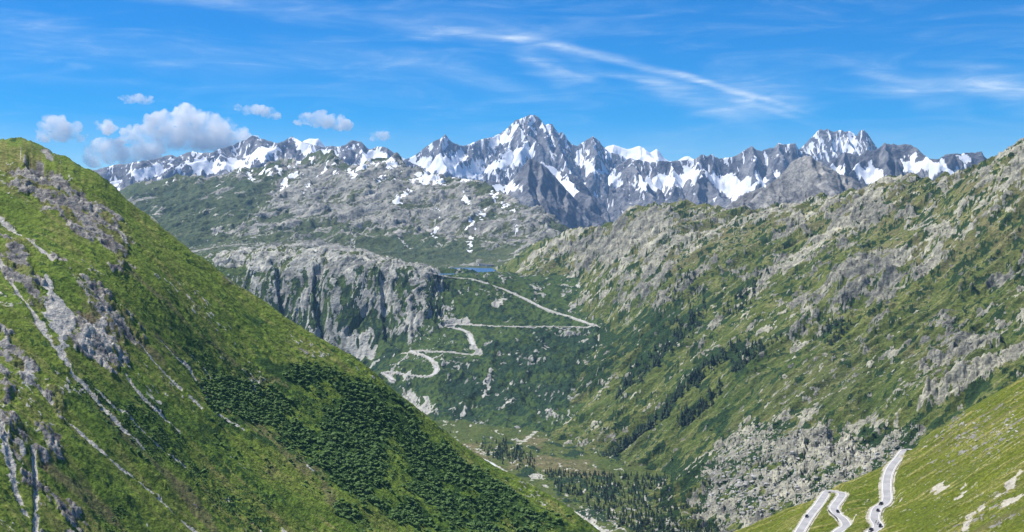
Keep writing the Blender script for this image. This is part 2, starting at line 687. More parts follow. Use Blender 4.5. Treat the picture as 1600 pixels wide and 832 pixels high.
def road_on(T, pts, step, half, bank, smooth=6, pale=0.6, grade=None):
    g = T.site(pts)
    L = smooth_line(g, step)
    zz = T.base(L[:, 0], L[:, 1])
    k = np.ones(2 * smooth + 1)
    pad = np.pad(zz, smooth, mode='edge')
    zz = np.convolve(pad, k / k.sum(), 'valid')
    L[:, 2] = zz
    rd = dict(pts=L, half=half, bank=bank, pale=pale)
    T.roads.append(rd)
    return rd


# ---- the green mountainside that fills the left of the view
T1 = Terrain(survey=[(-200, 205, 1500), (-100, 208, 1500), (0, 217, 1480), (45, 213, 1450), (84, 233, 1435), (126, 260, 1425), (202, 317, 1415), (294, 385, 1410), (400, 460, 1405), (434, 481, 1403), (500, 527, 1400), (561, 569, 1400),
                     (625, 626, 1400), (671, 664, 1398), (737, 713, 1394), (803, 752, 1390), (861, 784, 1382), (920, 824, 1373), (950, 848, 1370), (1000, 890, 1360), (1100, 960, 1340),
                     (0, 330, 1250), (0, 480, 1080), (0, 650, 930), (0, 832, 800), (150, 420, 1210), (150, 560, 1090), (150, 700, 985), (150, 832, 900),
                     (300, 560, 1220), (300, 700, 1090), (300, 832, 990), (450, 640, 1255), (450, 760, 1130), (450, 832, 1070),
                     (600, 720, 1270), (600, 832, 1150), (740, 790, 1290), (740, 850, 1210), (850, 850, 1290),
                     (0, 1100, 640), (300, 1100, 800), (600, 1050, 960), (-200, 500, 1060), (-200, 832, 760)], fixed=[(-900, 1900, 700)], near=450, far=1700, crest=20, fall=0.8)
T1.area('rock', [(36, 262), (40, 245), (62, 243), (76, 262), (84, 272), (112, 290), (140, 312), (160, 320), (185, 345), (200, 372), (198, 400), (207, 412), (190, 430), (170, 410), (146, 385), (128, 372), (104, 352), (75, 330), (62, 310), (50, 300), (22, 300), (14, 285)],
        [(58, 230), (70, 228), (82, 238), (100, 256), (90, 256), (72, 246)],
        [(0, 368), (30, 372), (50, 400), (62, 430), (72, 470), (66, 490), (50, 470), (30, 440), (10, 420), (0, 420)],
        [(88, 402), (110, 412), (140, 440), (160, 452), (180, 470), (205, 498), (216, 520), (200, 545), (195, 575), (165, 570), (140, 560), (115, 545), (105, 520), (120, 490), (135, 470), (118, 440)],
        [(0, 500), (12, 510), (24, 530), (36, 545), (48, 560), (52, 596), (44, 600), (30, 580), (22, 560), (8, 550), (0, 540)],
        [(0, 560), (14, 570), (22, 600), (14, 640), (0, 620)],
        [(12, 655), (30, 655), (40, 690), (42, 720), (20, 715), (14, 690)],
        [(68, 672), (84, 670), (106, 700), (104, 712), (84, 706), (70, 690)], [(90, 780), (110, 784), (134, 810), (132, 836), (110, 840), (98, 810)], [(82, 615), (92, 612), (98, 630), (90, 645), (80, 640)],
        [(50, 690), (62, 700), (66, 740), (72, 790), (64, 835), (56, 790), (54, 730)], [(350, 424), (360, 430), (372, 440), (366, 444), (350, 436)])
T1.area('pale', [(68, 430), (76, 430), (90, 460), (112, 490), (118, 505), (104, 530), (98, 545), (92, 530), (74, 500), (72, 470)], [(130, 505), (145, 500), (150, 520), (135, 545), (120, 552), (118, 535)],
        [(152, 500), (164, 502), (170, 530), (164, 545), (152, 525)], [(34, 570), (46, 565), (54, 590), (52, 600), (44, 598)], [(0, 660), (6, 665), (10, 700), (26, 735), (22, 770), (12, 740), (4, 710), (0, 700)], [(30, 680), (38, 680), (42, 720), (36, 735), (30, 715)])
T1.area('dark', [(50, 400), (58, 410), (64, 440), (60, 450), (52, 430)], [(42, 250), (60, 246), (76, 262), (84, 275), (60, 280), (44, 268)])
T1.area('grass', [(85, 412), (100, 415), (120, 440), (132, 470), (118, 480), (105, 465), (90, 440)], [(150, 372), (170, 395), (185, 420), (172, 418), (150, 395), (135, 378)])
T1.line('gully', (3.77, [(0, 333), (20, 350), (45, 372), (62, 383), (84, 400)]), (2.32, [(95, 295), (120, 318), (145, 342), (160, 358)]), (2.17, [(0, 410), (20, 440), (40, 470), (62, 505), (80, 530), (95, 555)]), (4.35, [(62, 505), (80, 530), (100, 560)]),
        (2.61, [(95, 545), (110, 580), (135, 606), (160, 635), (190, 670), (222, 702)]), (2.03, [(56, 596), (76, 618), (96, 642), (120, 662), (150, 694), (180, 722), (220, 755), (262, 795), (304, 828)]),
        (1.89, [(186, 560), (196, 585), (212, 610), (240, 640), (262, 662), (280, 676)]), (1.74, [(222, 540), (240, 562), (262, 585), (290, 615), (315, 640)]), (1.45, [(250, 530), (270, 552), (296, 575), (318, 605), (330, 628)]),
        (1.45, [(333, 638), (360, 660), (400, 688)]), (1.45, [(150, 605), (180, 635), (205, 650)]), (1.45, [(300, 556), (315, 570), (330, 590)]), (1.30, [(205, 655), (230, 680), (255, 700), (290, 730)]),
        (2.17, [(2, 640), (8, 690), (18, 730), (26, 770), (40, 800)]), (1.74, [(52, 700), (56, 760), (56, 832)]))
T1.line('brown', (5, [(250, 530), (300, 580), (360, 640), (420, 690), (480, 740)]), (7, [(100, 480), (190, 520), (250, 560)]), (8, [(80, 730), (120, 760), (170, 800)]), (6, [(160, 640), (230, 720), (290, 770), (340, 832)]), (6, [(380, 640), (440, 690), (500, 740), (520, 790)]), (5, [(210, 440), (300, 520), (400, 590), (440, 600)]))
T1.area('shrub', [(455, 540), (520, 556), (561, 574), (625, 632), (671, 670), (737, 718), (803, 757), (861, 788), (915, 822), (860, 826), (800, 845), (560, 840), (520, 800), (490, 740), (440, 690), (400, 660), (440, 640), (500, 650), (480, 610), (430, 580)],
        [(305, 590), (350, 580), (420, 600), (460, 630), (430, 660), (380, 655), (330, 640)], [(860, 830), (890, 815), (960, 850), (920, 870), (880, 850)])
T1.area('patchy', [(100, 580), (180, 600), (260, 640), (330, 700), (430, 780), (420, 832), (330, 800), (240, 720), (150, 660)], [(200, 450), (330, 530), (470, 600), (500, 640), (380, 640), (280, 560)], [(150, 790), (200, 790), (230, 840), (170, 840)])
T1.area('lush', [(0, 720), (20, 760), (30, 832), (0, 832)], [(90, 610), (140, 660), (220, 740), (300, 800), (380, 832), (560, 832), (430, 740), (300, 660), (200, 580)], [(85, 412), (132, 470), (118, 480), (90, 440)])
T1.area('yellow', [(770, 832), (800, 815), (850, 805), (900, 812), (910, 832)], [(300, 700), (400, 760), (500, 832), (360, 832), (280, 740)], [(0, 230), (45, 225), (60, 240), (40, 260), (20, 290), (0, 280)])


def t1_eval(x, y):
    z = T1.base(x, y)
    s = 0.94 * x - 0.34 * y                   # down the slope
    t = 0.34 * x + 0.94 * y                   # along the slope
    rock = T1.area_mask('rock', x, y, 3, 12, 22, 1)
    rock = np.maximum(rock, 0.8 * sstep(ridged(t / 26, s / 120, 4, 0.55, 5) + 0.4 * fbm(x / 90, y / 90, 3, 0.5, 8), 0.98, 1.1))
    rock *= 1 - T1.area_mask('grass', x, y, 3, 4, 15, 2)
    pale = T1.area_mask('pale', x, y, 3, 5, 14, 3)
    dark = T1.area_mask('dark', x, y, 3, 4, 14, 4)
    gul = T1.line_mask('gully', x, y, 0.45, 7, 6, 0.75)
    brown = T1.line_mask('brown', x, y, 0.9, 40, 9)
    shrub = T1.area_mask('shrub', x, y, 30, 55, 80, 10)
    patch = T1.area_mask('patchy', x, y, 20, 16, 50, 11)
    lush = T1.area_mask('lush', x, y, 20, 20, 60, 12)
    yel = T1.area_mask('yellow', x, y, 16, 16, 60, 13)
    z = z + 7 * fbm(x / 170, y / 170, 3, 0.5, 20) + 3.2 * ridged(t / 42, s / 190, 4, 0.5, 21) + 1.3 * ridged(t / 13, s / 40, 3, 0.5, 22) + 0.8 * fbm(x / 6, y / 6, 3, 0.6, 23)
    cr2 = ridged(t / 30, s / 60, 4, 0.45, 34)
    mA, hA, gA, kA = outcrop(t / 13, s / 17, 0.45 + 0.6 * rock, 30)
    mB, hB, gB, kB = outcrop(t / 5.0, s / 6.5, 0.35 + 0.7 * rock, 31)
    dc, _, _ = seg_dist(x, y, T1.base.crest, 120.0)
    calm = 0.15 + 0.85 * sstep(dc, 15, 90)
    z = z + rock * calm * (3.6 * cr2 + 2.9 * hA + 1.3 * hB + 1.2 * fbm(x / 14, y / 14, 3, 0.55, 33)) - 6 * dark + pale * 1.0
    z = z - 1.8 * gul
    clump = cells(x / 7.0, y / 7.0, 40)
    z = z + shrub * 1.0 * (1 - clump[0]) + 0.5 * patch * (1 - clump[0])
    # grass ledges on the crags
    led = sstep(fbm(t / 16, s / 26, 4, 0.6, 35) - 0.25 * cr2, 0.10, 0.30)
    bare = rock * (1 - 0.9 * led * (1 - pale)) * np.maximum(0.25, np.maximum(mA, 0.8 * mB))
    # tussocks and dwarf shrubs through the grass, loose stones here and there
    stk = ridged(t / 18, s / 170, 4, 0.55, 46)
    tp = 0.06 + 0.24 * patch + 0.16 * fbm(x / 60, y / 60, 3, 0.5, 38) + 0.14 * shrub - 0.12 * stk
    mt, ht, _, kt = outcrop(t / 4.5, s / 5.5, tp, 50)
    mt2, ht2, _, _ = outcrop(t / 2.6, s / 3.2, tp, 52)
    z = z + (1 - rock) * (0.9 * ht + 0.5 * ht2)
    ms, hs_, _, _ = outcrop(t / 3.2, s / 4.5, 0.012 + 0.22 * sstep(fbm(x / 70, y / 70, 4, 0.6, 37), 0.3, 0.6), 51)
    ms = ms * (1 - shrub) * (1 - rock)
    z = z + 0.8 * ms
    mask = np.stack([np.clip(bare * (1 - pale * 0.6), 0, 1), np.clip(np.maximum(0.85 * shrub * sstep(fbm(x / 45, y / 45, 4, 0.6, 70) + 0.35 * fbm(x / 140, y / 140, 3, 0.5, 72), -0.55, -0.05), 0.72 * np.maximum(mt, mt2) * (1 - rock)), 0, 1), np.maximum(np.maximum(gul * 0.95, pale), 0.62 * ms), 0 * x], -1)
    tone = np.stack([0.42 + 0.5 * lush - 0.5 * yel + 0.2 * shrub - 0.25 * sstep(-s, 250, 600) + 0.35 * fbm(x / 90, y / 90, 4, 0.55, 45), np.clip(0.30 + 0.55 * kA * 0.7 + 0.25 * kB + 0.25 * fbm(x / 40, y / 40, 3, 0.5, 41) + 0.3 * pale - 0.6 * dark, 0, 1),
                     0.08 + 0.35 * yel + 0.42 * sstep(stk, 0.1, 0.7) - 0.22 * sstep(-stk, 0.1, 0.5) - 0.35 * shrub - 0.2 * lush, np.clip(0.6 * brown + 0.4 * rock * led + 0.4 * rock * (1 - mA), 0, 1)], -1)
    return z, mask, tone


T1.eval = t1_eval

# ---- the near meadow slope with the hairpin road, lower right
T2 = Terrain(survey=[(1760, 480, 930), (1600, 588, 930), (1540, 622, 925), (1480, 662, 920), (1432, 697, 950), (1380, 730, 930), (1320, 758, 920), (1250, 790, 915), (1180, 818, 905), (1130, 842, 895), (1050, 890, 880),
                     (1385, 765, 845), (1382, 795, 805), (1358, 832, 755), (1318, 800, 825), (1315, 832, 775), (1268, 800, 850), (1247, 832, 800), (1195, 832, 860),
                     (1600, 832, 600), (1500, 832, 660), (1500, 740, 780), (1600, 720, 720), (1430, 790, 760), (1760, 700, 660), (1760, 832, 540),
                     (1500, 1000, 500), (1300, 1000, 600), (1700, 1000, 430), (1150, 1000, 680)], fixed=[(620, 1150, 470)], near=350, far=1100, crest=11, fall=0.6)
T2.area('pale', [(1458, 762), (1468, 752), (1478, 752), (1476, 762), (1462, 772)], [(1560, 786), (1574, 776), (1594, 768), (1598, 772), (1580, 784), (1566, 790)], [(1500, 822), (1512, 802), (1522, 796), (1520, 808), (1508, 824)], [(1545, 780), (1560, 765), (1568, 762), (1558, 778)],
        [(1494, 770), (1506, 755), (1512, 752), (1502, 770)], [(1570, 755), (1590, 738), (1596, 735), (1590, 752), (1578, 760)], [(1526, 790), (1540, 780), (1548, 776), (1536, 792)])
T2.line('pale', (0.7, [(1528, 740), (1560, 716), (1600, 694)]), (0.5, [(1500, 765), (1520, 748), (1540, 735)]), (0.8, [(1395, 790), (1410, 775), (1420, 765)]), (0.7, [(1398, 762), (1408, 752), (1420, 742)]), (0.5, [(1332, 812), (1345, 800), (1352, 795)]))
T2.area('stony', [(1440, 690), (1500, 655), (1600, 610), (1600, 690), (1540, 720), (1480, 735), (1440, 730)], [(1480, 830), (1530, 780), (1600, 735), (1600, 800), (1540, 832)])
T2.area('lush', [(1320, 770), (1390, 735), (1370, 790), (1330, 800)], [(1400, 832), (1440, 780), (1520, 740), (1480, 790), (1440, 832)])


def t2_eval(x, y):
    z = T2.base(x, y)
    s = -0.985 * x + 0.17 * y
    t = 0.17 * x + 0.985 * y
    sx, sy = 0.80 * x + 0.6 * y, -0.6 * x + 0.80 * y   # rills run aslant down to the left
    pale = np.maximum(T2.area_mask('pale', x, y, 2.0, 3.5, 8, 1), T2.line_mask('pale', x, y, 1.0, 6, 2, 0.2))
    stony = T2.area_mask('stony', x, y, 14, 14, 40, 3)
    lush = T2.area_mask('lush', x, y, 14, 14, 40, 4)
    rill = ridged(t / 16, s / 80, 4, 0.55, 5)
    z = z + 3.0 * fbm(x / 90, y / 90, 3, 0.5, 6) + 1.3 * rill + 0.55 * ridged(t / 5, s / 20, 3, 0.5, 7) + 0.3 * fbm(x / 2.2, y / 2.2, 3, 0.6, 8)
    rk = sstep(fbm(x / 6, y / 6, 4, 0.65, 9) + 0.5 * rill, 0.52, 0.68) * (0.12 + 0.75 * stony)
    z = z + rk * (1.4 * crag(x, y, 4, 10) - 0.3) - 0.8 * pale
    z, bank = carve(T2, x, y, z)
    rough = sstep(fbm(x / 9, y / 9, 4, 0.6, 15), -0.1, 0.3)
    mask = np.stack([rk, 0 * x, np.maximum(np.maximum(pale, 0.9 * bank * (0.55 + 0.45 * rough)), 0.45 * sstep(fbm(t / 4, s / 16, 4, 0.6, 12), 0.42, 0.6)), 0 * x], -1)
    tone = np.stack([0.28 + 0.35 * lush + 0.25 * fbm(x / 40, y / 40, 3, 0.5, 11), 0.5 + 0 * x, 0.1 + 0.45 * sstep(rill, 0.1, 0.7) - 0.2 * lush, 0.45 * sstep(-rill, 0.15, 0.5) * stony], -1)
    return z, mask, tone


T2.eval = t2_eval
NEAR_A = [(1433, 692), (1428, 698), (1414, 707), (1398, 722), (1388, 740), (1385, 760), (1386, 778), (1380, 789), (1370, 798), (1366, 810), (1372, 818), (1364, 828), (1345, 845), (1310, 872), (1290, 890)]
NEAR_B = [(1222, 880), (1240, 850), (1252, 826), (1264, 808), (1278, 790), (1288, 776), (1296, 769.5), (1307, 768), (1316, 771), (1311, 781), (1303, 793), (1307, 803), (1318, 812), (1322, 820), (1310, 830), (1300, 845), (1310, 870)]
road_a = road_on(T2, NEAR_A, 3.0, 4.2, 4.0, 8, 0.12)
road_b = road_on(T2, NEAR_B, 2.5, 4.1, 3.5, 8, 0.12)

# ---- the long stony slope on the right, up to the grassy rock shoulder
T3 = Terrain(survey=[(1760, 130, 3300), (1640, 196, 3450), (1593, 222, 3520), (1565, 247, 3620), (1500, 270, 3780), (1455, 279, 3900), (1410, 288, 4050), (1377, 298, 4150), (1300, 312, 4350), (1241, 326, 4550), (1180, 330, 4680), (1118, 323, 4780), (1046, 318, 4900), (1001, 322, 5000), (980, 332, 5050), (959, 348, 5100), (911, 351, 5250), (884, 355, 5400), (850, 375, 5600), (815, 398, 5700),
                     (1600, 330, 3130), (1500, 370, 3200), (1400, 400, 3330), (1300, 400, 3620), (1200, 420, 3830), (1100, 410, 4200), (1040, 400, 4480), (960, 410, 4720), (880, 420, 5000), (830, 440, 5000),
                     (1600, 430, 2830), (1500, 480, 2860), (1400, 500, 2970), (1300, 510, 3110), (1200, 520, 3300), (1100, 520, 3600), (1020, 510, 3930), (935, 512, 4330), (870, 485, 4680),
                     (1600, 540, 2430), (1500, 590, 2440), (1400, 600, 2600), (1300, 610, 2820), (1200, 620, 2960), (1100, 640, 3070), (1000, 620, 3370), (930, 600, 3700), (880, 620, 3850),
                     (1440, 650, 2350), (1350, 680, 2430), (1250, 710, 2500), (1150, 735, 2600), (1100, 720, 2770), (1060, 738, 2880), (1000, 715, 3050), (950, 715, 3110), (900, 692, 3330), (860, 670, 3560),
                     (1300, 745, 2310), (1220, 780, 2350), (1150, 800, 2400), (1300, 700, 2470), (1300, 660, 2630), (1400, 640, 2470), (1500, 620, 2340), (1600, 600, 2250)],
             fixed=[(375, 2512, -6), (400, 2330, -4), (350, 2842, -8), (231, 3086, -8), (85, 3500, -8), (370, 2000, 10), (350, 1750, 20), (200, 2300, -30), (120, 2700, -40), (700, 1750, 200), (1000, 1750, 330),
                    (30, 3700, -30), (0, 4000, -40), (40, 4400, 60), (-50, 4700, 120), (-150, 3800, -120), (-100, 3000, -90)], near=1500, far=6500, crest=20, fall=0.6)
T3.area('upland', [(1640, 190), (1593, 221), (1500, 268), (1377, 296), (1241, 324), (1046, 314), (980, 330), (911, 348), (850, 372), (820, 400), (880, 425), (960, 440), (1060, 430), (1150, 395), (1220, 365), (1290, 400), (1370, 385), (1460, 405), (1540, 410), (1640, 380)])
T3.area('cliff', [(1178, 405), (1210, 360), (1240, 345), (1258, 362), (1232, 398), (1215, 440), (1190, 450)], [(1282, 405), (1330, 385), (1400, 400), (1452, 408), (1472, 430), (1440, 450), (1402, 442), (1376, 485), (1345, 470), (1312, 505), (1290, 490), (1275, 440)],
        [(955, 475), (978, 442), (1010, 430), (1040, 420), (1080, 432), (1130, 405), (1172, 400), (1160, 442), (1110, 452), (1070, 485), (1010, 475), (975, 484)], [(1296, 322), (1330, 328), (1392, 330), (1412, 345), (1350, 372), (1308, 362)],
        [(1480, 430), (1560, 418), (1600, 405), (1620, 440), (1530, 472), (1492, 452)], [(1450, 520), (1500, 498), (1542, 520), (1545, 560), (1480, 582), (1450, 560)], [(868, 385), (960, 348), (1000, 328), (1050, 320), (1048, 350), (990, 390), (962, 430), (925, 420)],
        [(1340, 520), (1365, 500), (1400, 500), (1395, 540), (1360, 555)], [(1240, 470), (1270, 440), (1285, 470), (1262, 520), (1240, 520)])
T3.area('boulders', [(1090, 770), (1110, 720), (1130, 690), (1180, 670), (1210, 690), (1250, 680), (1310, 675), (1350, 690), (1420, 680), (1440, 690), (1380, 730), (1300, 765), (1220, 800), (1160, 830), (1090, 840)])
T3.area('slab', [(1436, 634), (1452, 608), (1492, 584), (1530, 570), (1575, 552), (1600, 540), (1640, 530), (1640, 565), (1580, 590), (1540, 615), (1480, 648), (1442, 650)], [(1205, 720), (1225, 698), (1255, 690), (1262, 712), (1235, 726)], [(1262, 715), (1270, 690), (1290, 682), (1300, 695), (1296, 720), (1275, 722)], [(1304, 715), (1315, 695), (1332, 692), (1334, 712), (1318, 722)])
T3.area('pale', [(822, 432), (848, 398), (896, 380), (880, 412), (850, 440), (880, 466), (930, 470), (968, 484), (945, 500), (880, 478), (845, 462)], [(970, 490), (1005, 478), (1000, 492), (975, 505)], [(1540, 400), (1570, 380), (1590, 345), (1594, 348), (1580, 385), (1556, 402)], [(1190, 545), (1240, 515), (1250, 520), (1205, 552)], [(870, 360), (900, 360), (895, 380), (868, 384)],
        [(1535, 450), (1555, 460), (1562, 480), (1548, 472)], [(1010, 380), (1090, 350), (1190, 345), (1200, 360), (1120, 395), (1050, 410)])
T3.line('pale', (9, [(880, 620), (920, 595), (945, 570)]), (7, [(925, 560), (932, 540), (937, 515)]), (5, [(800, 666), (840, 650), (880, 622)]), (5, [(1390, 600), (1395, 602)]))
T3.area('shrub', [(745, 560), (800, 525), (860, 515), (935, 518), (1000, 490), (1060, 478), (1105, 485), (1100, 510), (1040, 520), (985, 550), (940, 590), (890, 612), (850, 650), (760, 655), (690, 655), (700, 600)],
        [(960, 610), (985, 560), (1040, 510), (1090, 485), (1105, 500), (1075, 545), (1030, 570), (985, 600), (965, 620)], [(1020, 640), (1045, 600), (1090, 570), (1130, 545), (1160, 530), (1150, 560), (1100, 585), (1060, 625), (1030, 655)], [(1140, 580), (1170, 545), (1210, 520), (1200, 550), (1160, 600), (1140, 600)], [(1265, 530), (1300, 500), (1330, 505), (1310, 540), (1280, 550)],
        [(1130, 480), (1170, 440), (1190, 445), (1170, 480), (1140, 500)], [(1100, 670), (1140, 650), (1200, 660), (1240, 690), (1190, 690), (1130, 690)], [(1000, 740), (1060, 710), (1110, 720), (1090, 770), (1040, 780)], [(1320, 680), (1400, 655), (1440, 650), (1430, 690), (1360, 715), (1320, 705)])
T3.area('meadow', [(1105, 495), (1060, 550), (990, 610), (900, 660), (960, 700), (1060, 640), (1200, 560), (1300, 545), (1440, 590), (1560, 540), (1440, 640), (1300, 650), (1160, 650), (1000, 700), (930, 720), (870, 660), (960, 600), (1040, 540), (1090, 490)])
T3.area('stony', [(870, 690), (960, 660), (990, 690), (930, 720)], [(1120, 690), (1200, 640), (1300, 660), (1260, 690)], [(1400, 560), (1500, 520), (1560, 530), (1480, 600), (1400, 590)], [(1180, 600), (1300, 560), (1400, 590), (1300, 640), (1200, 640)])


def t3_eval(x, y):
    z = T3.base(x, y)
    s = -0.93 * x - 0.37 * y                  # down to the left and towards us
    t = -0.37 * x + 0.93 * y
    up = T3.area_mask('upland', x, y, 70, 110, 160, 1)
    cl = T3.area_mask('cliff', x, y, 25, 55, 70, 2)
    bo = T3.area_mask('boulders', x, y, 20, 40, 50, 3)
    sl = T3.area_mask('slab', x, y, 5, 7, 30, 4)
    pale = np.maximum(0.45 * T3.area_mask('pale', x, y, 25, 60, 60, 5), T3.line_mask('pale', x, y, 0.8, 25, 6, 0.3))
    sh = T3.area_mask('shrub', x, y, 25, 35, 90, 7)
    me = T3.area_mask('meadow', x, y, 30, 30, 90, 8)
    st = T3.area_mask('stony', x, y, 30, 30, 90, 9)
    rill = ridged(t / 95, s / 420, 4, 0.52, 10)
    rill2 = ridged(t / 30, s / 120, 4, 0.55, 11)
    z = z + 32 * fbm(x / 480, y / 480, 4, 0.5, 12) * (1 - 0.6 * bo) + 22 * rill * (1 - 0.5 * bo) + 3.0 * rill2 + 0.8 * fbm(x / 9, y / 9, 3, 0.6, 13)
    n1 = fbm(x / 60, y / 60, 5, 0.62, 14)
    n2 = fbm(t / 30, s / 70, 4, 0.6, 15)
    nL = fbm(t / 210, s / 620, 4, 0.55, 48)
    rocky = -0.70 + 0.22 * up + 0.9 * nL + 0.62 * cl + 0.10 * bo + 1.25 * sl - 0.28 * me + 0.12 * st + 0.12 * sstep(z, 330, 560) - 0.15 * sh
    p = np.clip(0.5 + 0.8 * (rocky + 0.5 * n1 + 0.35 * n2), 0.012, 0.97)
    big = np.clip(1.2 * cl + 0.8 * up + sl, 0, 1)
    mA, hA, gA, kA = outcrop(t / 36, s / 58, p * big, 20)
    mB, hB, gB, kB = outcrop(t / 15, s / 24, np.clip(p * (0.95 - 0.6 * me * (1 - bo)), 0, 0.9), 25)
    mC, hC, gC, kC = outcrop(t / 6, s / 12, np.clip(p * (0.75 - 0.3 * me) + 0.05 + 0.08 * st, 0, 0.8), 26)
    rk = np.maximum(np.maximum(mA * sstep(p, 0.2, 0.6), mB), 0.9 * mC)
    flute = ridged(t / 34, s / 80, 4, 0.45, 27)
    z = z + 10 * hA + 5.5 * hB * (1 - 0.4 * sl) + 2.6 * hC + cl * (9 * flute + 8) + 9 * sl
    crk_shade = sstep(ridged(t / 16 + 0.4 * n1, s / 75, 4, 0.55, 49), 0.25, 0.6) * rk  # dark fractures in the rock colour, also standing in for weak shading
    mD, hD, gD, kD = outcrop(x / 14, y / 18, bo * np.clip(0.42 + 0.6 * n1 + 0.3 * n2, 0.08, 0.85), 28)
    mE, hE, gE, kE = outcrop(x / 7, y / 9, bo * np.clip(0.36 + 0.5 * n1, 0.1, 0.8), 29)
    z = z + bo * (5.5 * hD + 2.8 * hE)
    z, bank = carve(T3, x, y, z)
    clump = cells(x / 11.0, y / 11.0, 40)
    z = z + sh * (1 - rk) * 3.0 * (1 - clump[0])
    tp = 0.14 + 0.3 * sstep(n1, -0.1, 0.35) - 0.08 * me + 0.3 * up * sstep(-n2, 0.0, 0.3)
    mt, ht, _, _ = outcrop(t / 9, s / 12, tp, 42)
    mt2, ht2, _, _ = outcrop(t / 19, s / 34, 0.7 * tp, 44)
    z = z + 1.6 * ht + 2.4 * ht2
    fleck = np.maximum(mC, mE) * (1 - mB)
    crack = np.maximum(gA * mB * 0, 0.8 * sstep(p, 0.5, 0.8) * np.maximum(gB, gA) * (1 - sl))  # dark crevices put into the colour through the shrub mask
    green = np.maximum(sh * (0.4 + 0.6 * sstep(n1, -0.3, 0.05)), 0.85 * np.maximum(mt, mt2))
    green = np.maximum(green, crack)
    green = np.maximum(green, bo * sstep(0.6 * n1 + fbm(x / 24, y / 24, 3, 0.6, 46), -0.5, 0.0))
    mask = np.stack([np.maximum(rk, np.maximum(mD, mE) * bo) * (1 - 0.7 * pale), np.clip(green, 0, 1), np.maximum(np.maximum(pale * sstep(n2 + 0.4 * n1, -0.25, 0.2), bank), 0.75 * fleck * (1 - up)), 0 * x], -1)
    tone = np.stack([0.42 + 0.4 * me + 0.4 * fbm(x / 150, y / 150, 4, 0.55, 45) - 0.25 * up, np.clip(0.30 + 0.35 * kB + 0.25 * kA + 0.2 * n1 - 0.02 * bo + 0.24 * sl + 0.12 * up - 0.30 * cl + 0.25 * nL - 0.45 * crk_shade, 0, 1), 0.14 + 0.25 * up + 0.35 * sstep(rill2, 0.05, 0.6) - 0.1 * me, 0.35 * up * sstep(-n1, 0, 0.3) + 0.15 * st], -1)
    return z, mask, tone


T3.eval = t3_eval

# ---- the head of the valley: cliff on the left, the green ramp with the pass road on the right
T4 = Terrain(survey=[(300, 660, 4300), (420, 640, 4250), (520, 625, 4200), (600, 612, 4020), (650, 657, 3790), (700, 662, 3720), (780, 664, 3640), (850, 668, 3600), (560, 640, 3900),
                     (330, 540, 4420), (420, 560, 4420), (500, 565, 4400), (560, 572, 4380), (620, 555, 4330), (660, 545, 4300),
                     (330, 425, 4620), (400, 423, 4640), (470, 421, 4650), (540, 419, 4660), (620, 419, 4680), (680, 424, 4720), (330, 400, 4900), (400, 390, 5000), (470, 392, 5000), (560, 402, 4950), (640, 412, 4950),
                     (675, 500, 4500), (690, 460, 4640), (705, 510, 4500), (700, 431.4, 4830), (725, 430.6, 4850), (760, 430.2, 4880), (700, 434, 4760), (730, 436, 4750), (800, 446, 4800), (682, 431, 4800),
                     (600, 585, 4090), (680, 590, 4030), (750, 556, 4220), (740, 520, 4420), (820, 511, 4400), (935, 511, 4330), (860, 485, 4560), (800, 455, 4720), (760, 470, 4600),
                     (700, 620, 3900), (780, 610, 3920), (850, 570, 4080), (900, 540, 4220), (860, 620, 3820), (1000, 480, 4500), (1000, 420, 4800), (900, 430, 4950)], fixed=[(-1100, 5300, 430), (-600, 5300, 410), (-330, 5250, 392), (-100, 5300, 384), (150, 5250, 388), (450, 5200, 420), (-1400, 4800, 420), (-1300, 4300, 120)], near=3000, far=5600)
T4.area('cliff', [(330, 424), (400, 420), (470, 418), (540, 415), (620, 414), (686, 420), (694, 450), (690, 480), (668, 510), (640, 535), (606, 540), (580, 560), (545, 560), (520, 575), (480, 570), (430, 560), (330, 540)])
T4.area('green', [(522, 492), (560, 482), (600, 495), (606, 520), (560, 512), (530, 510)], [(560, 530), (600, 520), (640, 540), (620, 570), (590, 590), (565, 580)], [(690, 520), (760, 460), (860, 480), (930, 508), (830, 512), (740, 520)])
T4.line('cleft', (26, [(694, 446), (690, 470), (678, 500)]), (16, [(498, 422), (496, 450), (500, 490), (506, 560)]), (12, [(436, 424), (438, 450), (444, 490)]), (14, [(600, 430), (602, 480), (608, 530), (612, 560)]), (10, [(545, 520), (560, 500), (575, 480)]))
T4.area('knolls', [(330, 424), (340, 395), (400, 372), (470, 378), (560, 395), (640, 408), (680, 415), (684, 424), (620, 418), (540, 420), (470, 422), (400, 424)])
T4.area('pale', [(630, 640), (634, 615), (648, 612), (668, 620), (680, 632), (676, 648), (655, 648)], [(688, 512), (700, 480), (712, 465), (700, 500), (694, 514)], [(754, 608), (760, 585), (770, 582), (768, 605), (756, 618)], [(720, 645), (725, 635), (735, 632), (724, 650)], [(766, 478), (778, 464), (792, 466), (780, 480)], [(545, 545), (560, 520), (580, 515), (590, 530), (585, 560), (560, 565)],
        [(700, 505), (706, 499), (736, 500), (740, 505), (720, 508)], [(646, 545), (655, 538), (664, 540), (668, 550), (652, 556)])
T4.area('shrub', [(690, 600), (700, 570), (745, 560), (800, 525), (860, 515), (935, 518), (1000, 490), (1000, 560), (940, 590), (890, 612), (850, 650), (760, 655), (690, 655), (682, 630)], [(500, 590), (520, 575), (590, 585), (620, 600), (600, 620), (500, 620)], [(520, 500), (600, 500), (606, 540), (540, 515)])
T4.line('pale', (6, [(598, 640), (620, 610), (640, 580)]), (5, [(576, 575), (600, 560), (640, 548)]), (4, [(612, 578), (636, 552), (652, 542)]))
T4.area('lake', [(676, 410), (775, 410), (772, 426), (735, 427), (700, 427.5), (684, 427)])
